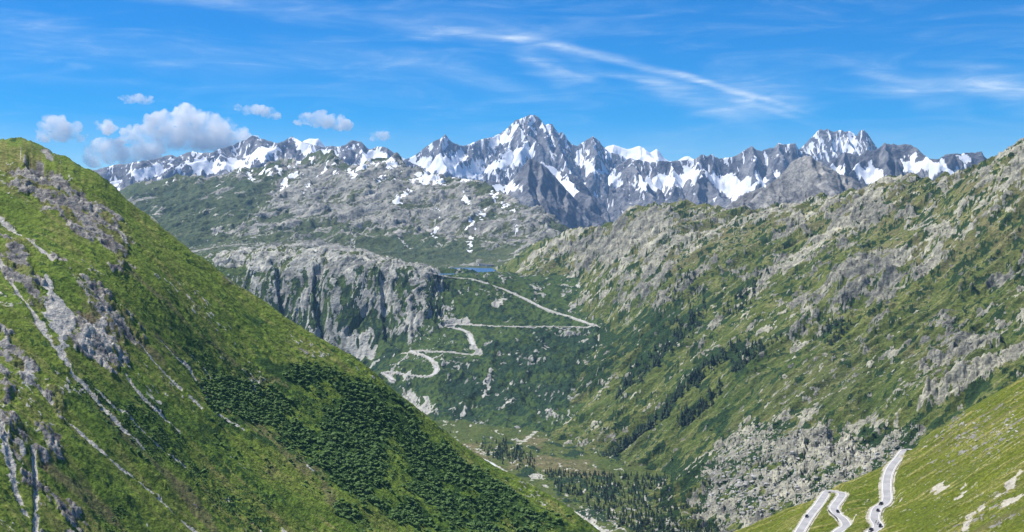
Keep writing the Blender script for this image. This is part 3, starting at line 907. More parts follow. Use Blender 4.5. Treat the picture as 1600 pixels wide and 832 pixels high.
UPPER = [(640, 417), (680, 430), (715, 434), (750, 440), (790, 454), (818, 466), (845, 480), (880, 492), (910, 502), (934, 512)]
MIDDLE = [(934, 512), (900, 511), (860, 510), (800, 511), (750, 509), (720, 507), (695, 509)]
LOOP = [(695, 509), (720, 515), (733, 522), (737, 534), (743, 546), (750, 555)]
LOWER = [(750, 555), (725, 553), (700, 550), (672, 549), (650, 547), (642, 550), (668, 558), (680, 570), (682, 580), (672, 589), (650, 588), (625, 584), (605, 581), (598, 583), (608, 588), (614, 597)]
road_c = road_on(T4, UPPER, 14, 6.5, 9, 5, 0.2)
road_d = road_on(T4, MIDDLE, 14, 6.5, 9, 5, 0.2)
road_e = road_on(T4, LOOP, 12, 6.5, 9, 3, 0.2)
road_f = road_on(T4, LOWER, 12, 6.5, 9, 3, 0.2)


def t4_eval(x, y):
    z = T4.base(x, y)
    s = -y
    t = x
    cl = T4.area_mask('cliff', x, y, 30, 45, 80, 1)
    gr = T4.area_mask('green', x, y, 15, 20, 60, 2)
    kn = T4.area_mask('knolls', x, y, 35, 45, 90, 3)
    pale = np.maximum(T4.area_mask('pale', x, y, 6, 12, 30, 4), T4.line_mask('pale', x, y, 0.8, 25, 6))
    sh = T4.area_mask('shrub', x, y, 45, 80, 110, 7)
    cf = T4.line_mask('cleft', x, y, 0.5, 40, 8)
    wx = x + 30 * fbm(x / 120, y / 120, 3, 0.5, 9)
    fl = ridged(wx / 80, y / 420, 5, 0.48, 10)
    fl2 = ridged(wx / 30, y / 150, 3, 0.5, 11)
    z = z + 10 * fbm(x / 260, y / 260, 4, 0.5, 12) + cl * (9 * fl + 5 * fl2) - 26 * cf * sstep(cl + kn, 0.1, 0.6) + (1 - cl) * (4 * fl2 + 2 * fbm(x / 25, y / 25, 3, 0.6, 14))
    z = z + kn * 13 * fbm(x / 110, y / 110, 4, 0.55, 15)
    n1 = fbm(x / 60, y / 110, 5, 0.62, 20)
    nv = fbm(wx / 26, y / 150, 4, 0.62, 21)
    nw = fbm(x / 130, y / 130, 4, 0.6, 23)
    p = np.clip(0.5 + 0.8 * (-0.72 + 0.56 * cl + 0.75 * kn - 0.65 * gr - 0.1 * sh + 0.6 * n1 + 0.45 * nv + 0.35 * nw), 0.01, 0.95)
    mA, hA, gA, kA = outcrop(wx / 30, y / 60, p * np.clip(cl + kn, 0, 1), 16)
    mB, hB, gB, kB = outcrop(wx / 13, y / 30, p * 0.9, 17)
    mC, hC, gC, kC = outcrop(wx / 7, y / 18, p * 0.7 + 0.02, 18)
    z = z + 6 * hA + 4 * hB + 2 * hC
    lake = T4.area_mask('lake', x, y, 25, 10, 90, 19)
    z = np.where(lake > 0, z * (1 - lake) + 384 * lake, z)
    z, bank = carve(T4, x, y, z)
    clump = cells(x / 14.0, y / 14.0, 40)
    z = z + sh * 4 * (1 - clump[0])
    rk = np.maximum(np.maximum(mA * 0.9, mB), 0.9 * mC)
    streak = cl * sstep(nv + 0.5 * n1, 0.05, 0.45) * np.maximum(mB, mC)
    mt, ht, _, _ = outcrop(x / 15, y / 24, 0.25 + 0.3 * sstep(n1, -0.1, 0.3) + 0.3 * sh, 22)
    z = z + 3.5 * ht + sh * 16 * ridged(x / 120, y / 260, 4, 0.5, 24)
    green = np.maximum(sh * (0.30 + 0.60 * sstep(nw, -0.15, 0.25)), np.maximum(0.75 * mt, 0.85 * cl * sstep(-nv - 0.4 * n1, 0.1, 0.4)))
    mask = np.stack([np.clip(rk * (1 - pale), 0, 1), np.clip(green * (1 - 0.7 * kn), 0, 1), np.clip(np.maximum(np.maximum(pale * sstep(n1 + nv, -0.6, -0.1), bank), 0.7 * streak), 0, 1), 0 * x], -1)
    tone = np.stack([0.6 + 0.5 * nw - 0.35 * kn + 0.25 * sh, np.clip(0.25 + 0.4 * kB + 0.25 * nv + 0.2 * kn, 0, 1), 0.08 + 0.25 * kn + 0.2 * nw, 0.1 * kn], -1)
    return z, mask, tone


T4.eval = t4_eval

# ---- the ice-smoothed upland and rounded mountain behind the lake
T5 = Terrain(survey=[(60, 310, 8600), (150, 305, 8600), (195, 298, 8600), (240, 281, 8600), (288, 276, 8600), (330, 270, 8700), (390, 264, 8700), (444, 256, 8800), (477, 255, 8800), (498, 241, 8800), (520, 245, 8700), (554, 267, 8500), (581, 257, 8400), (600, 250, 8400), (620, 246, 8400), (640, 255, 8300), (662, 269, 8200), (692, 277, 8000), (728, 279, 7900), (758, 285, 7700), (785, 298, 7500), (830, 320, 7200), (884, 348, 6900), (940, 372, 6600),
                     (200, 340, 7700), (300, 330, 7500), (400, 315, 7600), (500, 300, 7700), (600, 300, 7700), (680, 310, 7500), (740, 315, 7300), (800, 350, 6900), (860, 375, 6550),
                     (250, 380, 6600), (350, 385, 6300), (440, 370, 6500), (520, 362, 6700), (600, 365, 6700), (680, 365, 6650), (760, 370, 6550), (820, 392, 6250),
                     (300, 420, 5500), (400, 405, 5700), (500, 400, 5850), (600, 405, 5950), (660, 412, 6020), (720, 415, 6050), (770, 413, 6020), (840, 400, 6000), (720, 408, 6150)], fixed=[(-900, 4700, 380), (-500, 4800, 360), (-200, 4900, 350), (0, 4900, 340), (300, 5000, 330), (500, 5500, 350),
                     (-4000, 9600, 800)], near=4700, far=9400, crest=24, fall=0.5)
T5.area('snow', [(596, 256), (612, 252), (622, 260), (618, 270), (604, 268)], [(650, 274), (668, 270), (690, 280), (700, 286), (676, 286), (660, 292), (656, 284)], [(706, 278), (730, 279), (740, 286), (728, 288)], [(724, 300), (730, 302), (733, 318), (728, 320)], [(768, 294), (780, 296), (776, 306), (770, 308)], [(748, 336), (756, 328), (764, 320), (766, 316), (760, 332), (750, 342)],
        [(734, 346), (739, 346), (740, 370), (735, 372)], [(612, 332), (624, 312), (640, 300), (648, 302), (628, 316), (616, 332)], [(800, 328), (808, 332), (806, 338), (800, 334)], [(804, 352), (808, 354), (806, 364), (802, 362)], [(642, 280), (652, 278), (650, 292), (644, 292)], [(584, 292), (600, 280), (604, 282), (590, 294)], [(680, 324), (686, 330), (692, 334), (688, 338)], [(786, 318), (794, 320), (792, 326), (786, 322)],
        [(470, 300), (480, 290), (486, 292), (476, 304)], [(438, 290), (450, 285), (452, 290), (440, 296)], [(390, 272), (400, 285), (398, 290), (388, 278)], [(408, 282), (424, 278), (420, 284)], [(540, 268), (552, 276), (560, 290), (554, 288), (542, 276)], [(734, 376), (738, 378), (736, 392), (733, 390)], [(678, 352), (681, 352), (680, 378), (678, 378)])
T5.area('green', [(190, 300), (288, 282), (390, 285), (420, 300), (380, 340), (330, 380), (280, 400), (220, 360)], [(560, 380), (680, 370), (760, 385), (790, 405), (700, 415), (600, 408)], [(740, 300), (790, 320), (780, 345), (745, 340)])
T5.area('rocky', [(440, 262), (560, 270), (620, 250), (690, 282), (780, 300), (860, 345), (840, 380), (740, 365), (640, 360), (560, 350), (480, 340), (430, 310)], [(400, 420), (420, 385), (500, 375), (560, 390), (620, 400), (560, 415), (480, 420)])
T5.line('scree', (9, [(612, 332), (600, 350), (590, 362)]), (9, [(676, 300), (680, 330), (679, 378), (690, 388)]), (9, [(545, 350), (552, 380), (556, 400)]), (8, [(300, 384), (340, 366), (390, 350), (430, 330)]), (8, [(330, 392), (380, 375), (440, 360)]), (10, [(592, 360), (640, 385), (690, 385), (740, 372)]), (7, [(395, 308), (405, 318), (440, 312), (450, 300)]))
T5.area('lake', [(674, 419.5), (772, 419.5), (768, 431), (700, 433), (682, 431)])


def t5_eval(x, y):
    z = T5.base(x, y)
    gr = T5.area_mask('green', x, y, 60, 60, 200, 1)
    ro = T5.area_mask('rocky', x, y, 60, 60, 200, 2)
    sn = T5.area_mask('snow', x, y, 6, 30, 38, 3) * sstep(fbm(x / 40, y / 60, 4, 0.6, 18), -0.45, -0.15)
    sc = T5.line_mask('scree', x, y, 0.9, 60, 4, 0.2)
    wx = x + 60 * fbm(x / 300, y / 300, 3, 0.5, 5)
    s = 0.5 * wx + 0.87 * y
    t = 0.87 * wx - 0.5 * y
    n0 = fbm(x / 620, y / 900, 5, 0.5, 6)
    bench = ridged(t / 260, s / 420, 5, 0.56, 7)
    high = sstep(z, 420, 560)
    z = z + high * (45 * n0 + 26 * (bench - 0.3)) + 9 * ridged(t / 70, s / 130, 4, 0.55, 8) * (0.3 + 0.7 * high) + 2.5 * fbm(x / 22, y / 22, 3, 0.6, 9)
    rkn = fbm(t / 120, s / 220, 5, 0.62, 11)
    p = np.clip(0.5 + 0.8 * (-0.55 + 0.5 * ro - 0.5 * gr + 0.15 * high + 0.7 * rkn + 0.2 * bench), 0.02, 0.95)
    mA, hA, gA, kA = outcrop(t / 70, s / 120, p, 10)
    mB, hB, gB, kB = outcrop(t / 30, s / 52, p * 0.9, 12)
    mC, hC, gC, kC = outcrop(t / 14, s / 24, p * 0.7, 13)
    rk = np.maximum(0.85 * np.maximum(mA, mB), 0.8 * mC)
    z = z + (0.25 + 0.75 * high) * (9 * hA + 5 * hB + 2.5 * hC)
    lake = T5.area_mask('lake', x, y, 30, 22, 110, 19)
    z = np.where(lake > 0, z * (1 - lake) + 382 * lake, z)
    extra = sstep(z + 120 * fbm(x / 110, y / 110, 4, 0.6, 14), 930, 1000) * sstep(fbm(x / 60, y / 110, 5, 0.62, 15), 0.34, 0.42)
    mt, ht, _, _ = outcrop(t / 32, s / 60, 0.22 + 0.15 * gr, 17)
    z = z + 4 * ht
    mask = np.stack([rk, np.clip(0.75 * mt * (0.5 + 0.5 * gr), 0, 1), np.clip(np.maximum(sc * 0.9, 0.68 * sstep(fbm(t / 40, s / 130, 5, 0.62, 13), 0.2, 0.5) * np.maximum(mB, mC)), 0, 1), np.maximum(sn, extra)], -1)
    tone = np.stack([0.5 + 0.35 * gr + 0.4 * n0, np.clip(0.3 + 0.3 * kA + 0.25 * kB + 0.25 * rkn, 0, 1), 0.1 + 0.1 * ro + 0.2 * rkn, 0.12 * ro], -1)
    return z, mask, tone


T5.eval = t5_eval


# ---- the snowy ranges: crests and spurs in their places, faces falling away from them
class Range:
    def __init__(self, seed, crest, spurs=(), steep=1.05, top=0.8, floor=300.0, auto=(420, 0.62, 1500), snow=(), gully=70.0, rough=1.0, snowline=None):
        r = np.random.default_rng(seed)
        self.seed, self.steep, self.top, self.gully, self.rough = seed, steep, top, gully, rough
        self.snowline = snowline
        C = np.array([at(*p) for p in crest])
        self.crest = C
        self.lines = [C]
        for sp in spurs:
            self.lines.append(np.array([at(*p) for p in sp]))
        gap, fall, length = auto
        if gap:
            L = np.concatenate([[0], np.cumsum(np.linalg.norm(np.diff(C[:, :2], axis=0), axis=1))])
            g = r.uniform(0.2, 0.8) * gap
            while g < L[-1]:
                p = np.array([np.interp(g, L, C[:, k]) for k in range(3)])
                a = r.uniform(-0.6, 0.6)
                n = length * r.uniform(0.5, 1.1)
                f = fall * r.uniform(0.8, 1.2)
                pts = [p]
                for k in range(1, 6):
                    a += r.uniform(-0.25, 0.25)
                    st = n / 5
                    pts.append(pts[-1] + np.array([math.sin(a) * st, -math.cos(a) * st, -st * f * r.uniform(0.5, 1.3)]))
                self.lines.append(np.array(pts))
                g += gap * r.uniform(0.6, 1.4)
        self.floor = floor
        self.snow = snow
        ys = np.concatenate([l[:, 1] for l in self.lines])
        self.T = Terrain(base=lambda x, y: self.height(x, y)[0], near=ys.min() - 900, far=ys.max() + 200)
        self.ready = False

    def height(self, x, y):
        z = np.full(x.shape, -1e9)
        dm = np.full(x.shape, 1e9)
        for i, L in enumerate(self.lines):
            d, lz, arc = seg_dist(x, y, L)
            k1 = self.steep + self.top
            h = lz - self.steep * d - self.top * 220 * (1 - np.exp(-d / 220))
            z = np.maximum(z, h)
            dm = np.minimum(dm, d)
        return z, dm

    def prepare(self):
        if self.snow and not self.ready:
            self.T.area('snow', *self.snow)
        self.ready = True

    def eval(self, x, y):
        sd = self.seed
        wx = x + 55 * fbm(x / 260, y / 260, 3, 0.5, sd)
        wy = y + 55 * fbm(x / 260 + 40, y / 260, 3, 0.5, sd + 1)
        dc, _, _ = seg_dist(x, y, self.crest)
        k = sstep(dc, 0, 260)
        z, dm = self.height(x + (wx - x) * k, y + (wy - y) * k)
        amp = np.clip(dm / 160, 0.06, 1.0) * self.rough
        fl = ridged(wx / self.gully / 2.6, wy / 800, 5, 0.5, sd + 2)
        fl2 = ridged(wx / self.gully * 1.15, wy / 210, 4, 0.6, sd + 3)
        z0 = z
        z = z + amp * (80 * (fl - 0.2) + 22 * fl2 + 14 * (crag(wx, wy * 0.6, 90, sd + 4) - 0.5)) + self.rough * 7 * fbm(x / 45, y / 90, 4, 0.6, sd + 5)
        sn = self.T.area_mask('snow', x, y, 10, 48, 95, sd + 6, 10) if self.snow else 0 * x
        z = z + (z0 + 8 * fbm(x / 200, y / 200, 3, 0.5, sd + 9) - z) * sn * 0.85
        if self.snowline is not None:
            s0, cov = self.snowline
            n = fbm(wx / 60, wy / 150, 5, 0.62, sd + 7)
            sn = np.maximum(sn, sstep(np.clip((z - s0) / 2500.0, 0, 0.3) + 0.85 * n - 0.45 * fl2 + cov - 0.7 * np.clip(fl, -0.4, 1), 0.02, 0.13) * sstep(z, s0 - 500, s0 - 100))
        scree = sstep(fbm(wx / 90, wy / 200, 4, 0.6, sd + 8) - (z0 - np.min(self.crest[:, 2]) + 500) / 900.0, 0.0, 0.4)
        tone = np.stack([0 * x, np.clip(0.45 + 0.5 * fbm(wx / 160, wy / 300, 4, 0.6, sd + 10), 0, 1), 0 * x, 0 * x], -1)
        mask = np.stack([1 - 0.35 * scree, 0 * x, 0.75 * scree, sn], -1)
        return z, mask, tone


def crest(Y, pts, dy=0):
    return [(p[0], p[1], Y + (p[2] if len(p) > 2 else 0)) for p in pts]


R1 = Range(11, crest(15500, [(60, 290), (100, 272), (129, 265), (147, 266), (165, 261), (183, 256), (195, 257), (207, 254), (222, 251), (240, 249), (252, 246), (267, 241), (276, 246), (288, 240), (300, 236), (318, 239), (336, 237), (344, 240), (352, 234, 300), (360, 230, 400), (372, 222, 500), (384, 218, 500), (395, 211, 500), (406, 216, 500), (417, 219, 400), (426, 222, 400), (435, 225, 400), (446, 219, 300), (456, 213, 200), (464, 217, 100), (471, 221), (490, 226), (505, 230), (518, 228), (530, 229), (539, 227), (545, 222), (551, 219), (558, 221), (564, 221), (570, 234), (580, 233), (590, 229), (598, 229), (605, 231), (614, 237), (623, 243), (640, 252), (670, 268)]),
           [[(344, 240, 15500), (350, 258, 15100), (356, 275, 14700)], [(456, 213, 15700), (450, 240, 15300), (440, 262, 14900)], [(564, 221, 15500), (572, 245, 15100), (575, 262, 14800)], [(605, 231, 15500), (600, 250, 15100)], [(267, 241, 15500), (262, 258, 15100), (250, 275, 14600)]], steep=0.5, top=0.7, auto=(430, 0.36, 1400), floor=500,
           snow=[[(128, 268), (150, 275), (170, 282), (190, 280), (180, 290), (160, 288), (140, 280)], [(200, 268), (230, 262), (252, 255), (262, 262), (240, 272), (215, 275)], [(285, 258), (300, 250), (330, 248), (345, 262), (330, 272), (300, 268)], [(340, 252), (365, 248), (385, 255), (400, 262), (380, 270), (350, 264)], [(384, 244), (400, 236), (425, 228), (440, 232), (430, 242), (405, 250), (390, 256)], [(458, 216), (470, 224), (490, 232), (505, 236), (500, 246), (480, 244), (466, 232)], [(565, 240), (580, 234), (598, 240), (612, 246), (596, 256), (575, 262), (556, 264), (566, 252)], [(505, 236), (530, 240), (525, 248), (508, 246)]],
           rough=0.85, snowline=(820, -0.46))
R1b = Range(12, crest(20500, [(450, 236), (465, 226), (476, 219), (484, 216), (492, 217), (497, 216), (504, 224), (510, 231), (520, 238), (540, 250)]), steep=0.5, top=0.3, auto=(0, 0, 0), floor=800, rough=0.35, snowline=(200, 1.2))
R2 = Range(13, crest(19000, [(600, 270, -600), (632, 249, -600), (640, 246, -600), (651, 240, -600), (662, 231, -600), (671, 225, -600), (680, 219, -600), (688, 216, -600), (696, 209, -600), (702, 217, -600), (708, 223, -600), (722, 228, -500), (730, 226, -400), (740, 222, -400), (748, 219, -300), (756, 216, -300), (764, 215, -200), (772, 213, -100), (780, 209), (788, 204), (797, 196), (806, 187), (812, 186), (818, 183), (824, 181), (830, 178), (836, 180), (842, 183), (847, 189), (851, 195), (857, 193), (863, 194), (868, 202), (873, 208), (878, 206), (882, 209), (887, 217), (893, 225), (902, 228), (910, 222), (917, 218), (922, 215), (926, 212), (931, 216), (936, 220), (942, 228), (950, 236), (962, 240), (972, 243), (985, 250), (1000, 262)]),
           [[(830, 178, 19000), (824, 205, 18600), (815, 235, 18100)], [(863, 194, 19000), (872, 225, 18500), (880, 250, 18000), (896, 275, 17600)], [(926, 212, 19000), (930, 240, 18500), (928, 262, 18200)], [(696, 209, 18400), (690, 232, 18000)], [(740, 222, 18600), (735, 244, 18200), (712, 258, 17900)], [(788, 204, 19000), (800, 222, 18600), (780, 240, 18200)]], steep=0.95, top=0.8, auto=(420, 0.75, 1100), floor=700,
           snow=[[(640, 252), (660, 248), (700, 246), (722, 236), (728, 244), (716, 258), (740, 254), (755, 246), (758, 250), (740, 264), (760, 262), (800, 240), (818, 230), (834, 230), (834, 238), (815, 252), (800, 258), (780, 270), (740, 276), (700, 275), (670, 268), (640, 255)], [(764, 226), (778, 212), (790, 207), (796, 214), (784, 226), (770, 232)], [(850, 198), (858, 196), (860, 206), (852, 210)], [(900, 240), (906, 236), (912, 255), (940, 262), (956, 262), (948, 268), (915, 266), (902, 256)], [(830, 182), (835, 186), (828, 192)], [(800, 198), (806, 192), (808, 200), (800, 206)]],
           gully=48, snowline=(1100, -0.42))
R3 = Range(14, crest(24500, [(925, 250), (940, 236), (948, 228), (959, 225), (970, 229), (980, 232), (986, 231), (992, 229), (998, 227), (1002, 228), (1009, 234), (1016, 238), (1022, 234), (1026, 231), (1031, 237), (1036, 244), (1044, 251), (1056, 252), (1064, 247), (1070, 244), (1075, 243), (1080, 246), (1086, 250), (1100, 262)]), steep=0.55, top=0.4, auto=(600, 0.5, 1200), floor=1000, rough=0.4, snowline=(300, 1.3))
R4 = Range(15, crest(15500, [(960, 262), (975, 252), (985, 247), (1000, 250), (1015, 253), (1030, 252), (1046, 252), (1055, 251), (1064, 250), (1075, 249), (1085, 249), (1091, 245), (1097, 241), (1102, 243), (1106, 244), (1112, 240), (1118, 245), (1124, 247), (1136, 246), (1151, 243), (1162, 236), (1170, 230), (1175, 228), (1181, 233), (1190, 236), (1196, 232), (1202, 231), (1208, 231), (1213, 227), (1217, 223), (1225, 226), (1232, 225), (1238, 224), (1242, 223), (1249, 234), (1262, 240), (1290, 252)]),
           [[(985, 247, 15500), (996, 268, 15000), (1010, 295, 14500), (1030, 320, 14100)], [(1094, 243, 15500), (1093, 275, 14900), (1090, 318, 14200)], [(1106, 282, 14900), (1120, 298, 14600), (1140, 322, 14200)], [(1175, 228, 15500), (1180, 260, 15000)], [(1217, 223, 15500), (1222, 255, 15000)]], steep=0.95, top=0.7, auto=(330, 0.85, 900), floor=500,
           snow=[[(920, 282), (940, 272), (965, 278), (960, 290), (930, 292)], [(1000, 285), (1030, 275), (1060, 272), (1085, 262), (1090, 275), (1070, 290), (1020, 300), (1004, 298)], [(1100, 272), (1130, 275), (1160, 278), (1185, 285), (1170, 300), (1150, 312), (1140, 312), (1120, 292)], [(1186, 270), (1200, 285), (1195, 290), (1184, 278)]], gully=42, snowline=(900, -0.5))
R5 = Range(16, crest(18500, [(1230, 250), (1251, 231), (1258, 225), (1263, 220), (1270, 212), (1276, 206), (1281, 202), (1287, 203), (1292, 201), (1297, 204), (1302, 206), (1308, 204), (1314, 203), (1320, 206), (1329, 205), (1334, 208), (1338, 212), (1344, 204), (1349, 203), (1354, 207), (1361, 217), (1368, 228), (1380, 240), (1400, 262)]), steep=1.0, top=0.7, auto=(190, 0.95, 800), floor=600,
           snow=[[(1320, 236), (1330, 228), (1345, 230), (1338, 242), (1325, 242)], [(1264, 226), (1270, 222), (1272, 230), (1264, 232)]], gully=34, snowline=(1000, -0.16))
R6 = Range(17, crest(12500, [(1270, 262), (1290, 256), (1308, 246), (1320, 237), (1330, 240), (1342, 244), (1350, 238), (1358, 234), (1365, 236), (1374, 230), (1383, 222), (1388, 225), (1396, 224), (1404, 226), (1412, 224), (1422, 225), (1430, 232), (1437, 240), (1446, 244), (1455, 247), (1462, 249), (1468, 248), (1472, 244), (1477, 241), (1490, 240), (1505, 239), (1518, 238), (1526, 237), (1534, 237), (1538, 244), (1545, 250), (1553, 253), (1580, 262), (1620, 270)]),
           [[(1320, 237, 12500), (1318, 262, 12200), (1325, 285, 11900)], [(1383, 222, 12500), (1385, 255, 12100), (1395, 285, 11700)]], steep=0.75, top=0.9, auto=(330, 0.6, 800), floor=500,
           snow=[[(1294, 268), (1310, 256), (1322, 260), (1318, 272), (1300, 274)], [(1330, 268), (1348, 254), (1362, 256), (1374, 272), (1382, 276), (1394, 288), (1384, 286), (1372, 292), (1358, 298), (1350, 284)], [(1408, 254), (1416, 250), (1440, 252), (1468, 254), (1498, 266), (1500, 270), (1455, 278), (1440, 272), (1416, 262)], [(1496, 246), (1510, 245), (1516, 249), (1500, 252)]], gully=46, snowline=None)
S1 = Range(18, crest(8600, [(1080, 345), (1110, 335), (1130, 326), (1150, 312), (1165, 303), (1182, 296), (1200, 290), (1210, 282), (1218, 276), (1228, 264), (1238, 252), (1248, 247), (1258, 242), (1266, 243), (1274, 250), (1285, 255), (1292, 262), (1302, 264), (1312, 272), (1330, 278), (1344, 286), (1360, 296), (1380, 306), (1420, 320)]), steep=0.42, top=0.45, auto=(300, 0.4, 900), floor=300, rough=0.9, gully=34, snowline=None)
S2 = Range(19, crest(12500, [(740, 290), (770, 282), (794, 290), (809, 270), (818, 258), (828, 247), (836, 250), (846, 256), (855, 262), (864, 272), (873, 282), (885, 296), (897, 309), (912, 322), (930, 334), (950, 345)]),
           [[(828, 247, 12500), (820, 275, 12200), (826, 310, 11800)]], steep=0.8, top=0.6, auto=(260, 0.7, 900), floor=300, rough=0.7, gully=40, snow=[[(770, 290), (800, 284), (815, 292), (790, 300)]], snowline=None)
S3 = Range(20, crest(14000, [(830, 262), (845, 252), (860, 258), (880, 268), (897, 274), (906, 280), (914, 288), (921, 298), (930, 308), (939, 318), (948, 330), (960, 344)]), steep=0.75, top=0.6, auto=(300, 0.6, 900), floor=300, rough=0.7, gully=40, snow=[[(846, 256), (862, 262), (880, 276), (895, 282), (885, 284), (866, 276), (850, 264)], [(862, 278), (890, 290), (905, 300), (896, 304), (870, 290)]], snowline=None)

ROCK_FAR = ((.075, .08, .105), (.27, .27, .285))
MAT = {
    't1': ground_mat('alpine_grass_and_schist', 1.0, grass=((.070, .145, .016), (.165, .225, .034), (.21, .205, .07)), shrub=((.022, .062, .011), (.055, .105, .022)), rock=((.075, .072, .075), (.40, .385, .36)), streak=(math.radians(-20), )),
    't2': ground_mat('mown_alpine_grass', 0.7, grass=((.065, .105, .010), (.135, .16, .018), (.25, .23, .08)), shrub=((.03, .06, .01), (.05, .08, .015)), scree=((.34, .315, .25), (.54, .51, .42)), streak=(math.radians(-10), )),
    't3': ground_mat('stony_pasture', 2.2, grass=((.055, .092, .018), (.118, .142, .032), (.185, .185, .075)), shrub=((.012, .034, .010), (.036, .068, .018)), rock=((.115, .116, .10), (.40, .392, .32)), scree=((.31, .305, .25), (.48, .465, .39)), streak=(math.radians(-68), )),
    't4': ground_mat('valley_head_rock', 3.6, grass=((.038, .08, .022), (.075, .115, .03), (.15, .155, .075)), shrub=((.012, .034, .016), (.034, .066, .026)), rock=((.15, .155, .14), (.48, .48, .44)), scree=((.34, .335, .29), (.50, .485, .43))),
    't5': ground_mat('ice_smoothed_rock', 5.5, grass=((.062, .092, .045), (.115, .135, .07), (.17, .17, .11)), shrub=((.04, .068, .035), (.07, .098, .05)), rock=((.11, .115, .105), (.37, .365, .335)), scree=((.32, .315, .28), (.50, .49, .46))),
    'far': ground_mat('high_rock_and_snow', 11.0, rock=ROCK_FAR, scree=((.26, .25, .24), (.40, .385, .37)), snow=(.80, .82, .85)),
    'spur': ground_mat('pale_moraine_rock', 6.0, rock=((.10, .10, .10), (.40, .39, .37)), scree=((.30, .29, .27), (.46, .45, .42))),
}

DETAIL = 1.0


def rows(*segs):
    """radial stations: (from, to, count) pieces, joined"""
    o = []
    for a, b, n in segs:
        o.append(np.linspace(a, b, int(n * DETAIL), endpoint=False))
    return np.concatenate(o + [[segs[-1][1]]])


def cols(n):
    return int(n * DETAIL)


t1_obj = build('mountainside', T1, polar(pxaz(-130), pxaz(1010), cols(700), rows((560, 780, 36), (780, 1450, 380), (1450, 1760, 14))), MAT['t1'])
t2_obj = build('meadow_slope', T2, polar(pxaz(1090), pxaz(1740), cols(400), rows((480, 600, 24), (600, 960, 270), (960, 1250, 10))), MAT['t2'])
t3_obj = build('stony_hillside', T3, polar(pxaz(690), pxaz(1740), cols(700), rows((1700, 2200, 24), (2200, 3200, 260), (3200, 4200, 150), (4200, 5200, 110), (5200, 5900, 16))), MAT['t3'])
t4_obj = build('valley_head', T4, polar(pxaz(300), pxaz(1000), cols(440), rows((3550, 4250, 110), (4250, 4800, 180), (4800, 5250, 45))), MAT['t4'])
t5_obj = build('rocky_upland', T5, polar(pxaz(40), pxaz(960), cols(540), rows((4850, 6100, 70), (6100, 8800, 260), (8800, 9600, 8))), MAT['t5'])
for nm, R, p0, p1, n, y0, y1, mid in (
        ('snowy_range', R1, 60, 690, 460, 13200, 16600, 190), ('snow_peak', R1b, 440, 560, 80, 19300, 20900, 50),
        ('snowy_range', R2, 590, 1020, 330, 16900, 19900, 230), ('snow_peak', R3, 915, 1110, 130, 22800, 25000, 60),
        ('rocky_range', R4, 950, 1300, 270, 13700, 16000, 200), ('snowy_range', R5, 1220, 1410, 150, 17200, 18900, 140),
        ('rocky_range', R6, 1260, 1640, 280, 11300, 12900, 170), ('rocky_spur', S1, 1070, 1440, 280, 7500, 8900, 150),
        ('rocky_spur', S2, 730, 970, 180, 11000, 12800, 140), ('rocky_spur', S3, 825, 980, 120, 12900, 14300, 100)):
    build(nm, R, fan(pxaz(p0), pxaz(p1), cols(n), np.linspace(y0, y1, cols(mid))), MAT['spur'] if R is S1 else MAT['far'])

# ------------------------------------------------------------------ valley floor, ground, water, air
TF = Terrain(base=lambda x, y: 6.0 * fbm(x / 300, y / 300, 3, 0.5, 3) - 2.0 + 0 * x, near=1500, far=5200)
TF.area('meadow', [(650, 655), (760, 652), (850, 668), (800, 690), (720, 690), (690, 680)], [(1040, 740), (1000, 760), (940, 745), (900, 735), (880, 715), (960, 720)])
TF.area('brown', [(800, 715), (850, 712), (920, 722), (960, 745), (900, 745), (830, 728)], [(700, 690), (740, 695), (770, 715), (740, 720), (715, 705)], [(790, 722), (815, 720), (815, 730), (795, 732)], [(820, 680), (850, 685), (840, 700), (815, 695)])
TF.area('pale', [(825, 744), (845, 739), (850, 746), (830, 750)], [(738, 714), (750, 716), (768, 724), (783, 732), (775, 738), (756, 728)], [(690, 680), (700, 683), (705, 689), (698, 688)], [(818, 725), (826, 728), (822, 730)], [(845, 668), (800, 700), (790, 706), (830, 684)])
TF.line('pale', (4, [(690, 677), (700, 682), (712, 684), (716, 692), (730, 700), (745, 706), (758, 712)]), (4, [(912, 800), (925, 812), (940, 826), (955, 840)]), (5, [(740, 700), (760, 708), (772, 714)]))
RIVER = TF.site([(600, 640), (640, 655), (668, 669), (683, 677), (697, 685), (715, 697), (737, 712), (758, 721), (778, 734), (800, 747), (830, 763), (863, 784), (879, 795), (900, 807), (917, 817), (929, 826), (933, 834), (938, 850), (940, 890)])
RIVER[:, 2] = 0.0
RIVER = smooth_line(RIVER, 12)
TF.roads.append(dict(pts=RIVER, half=9, bank=8, pale=0.3))


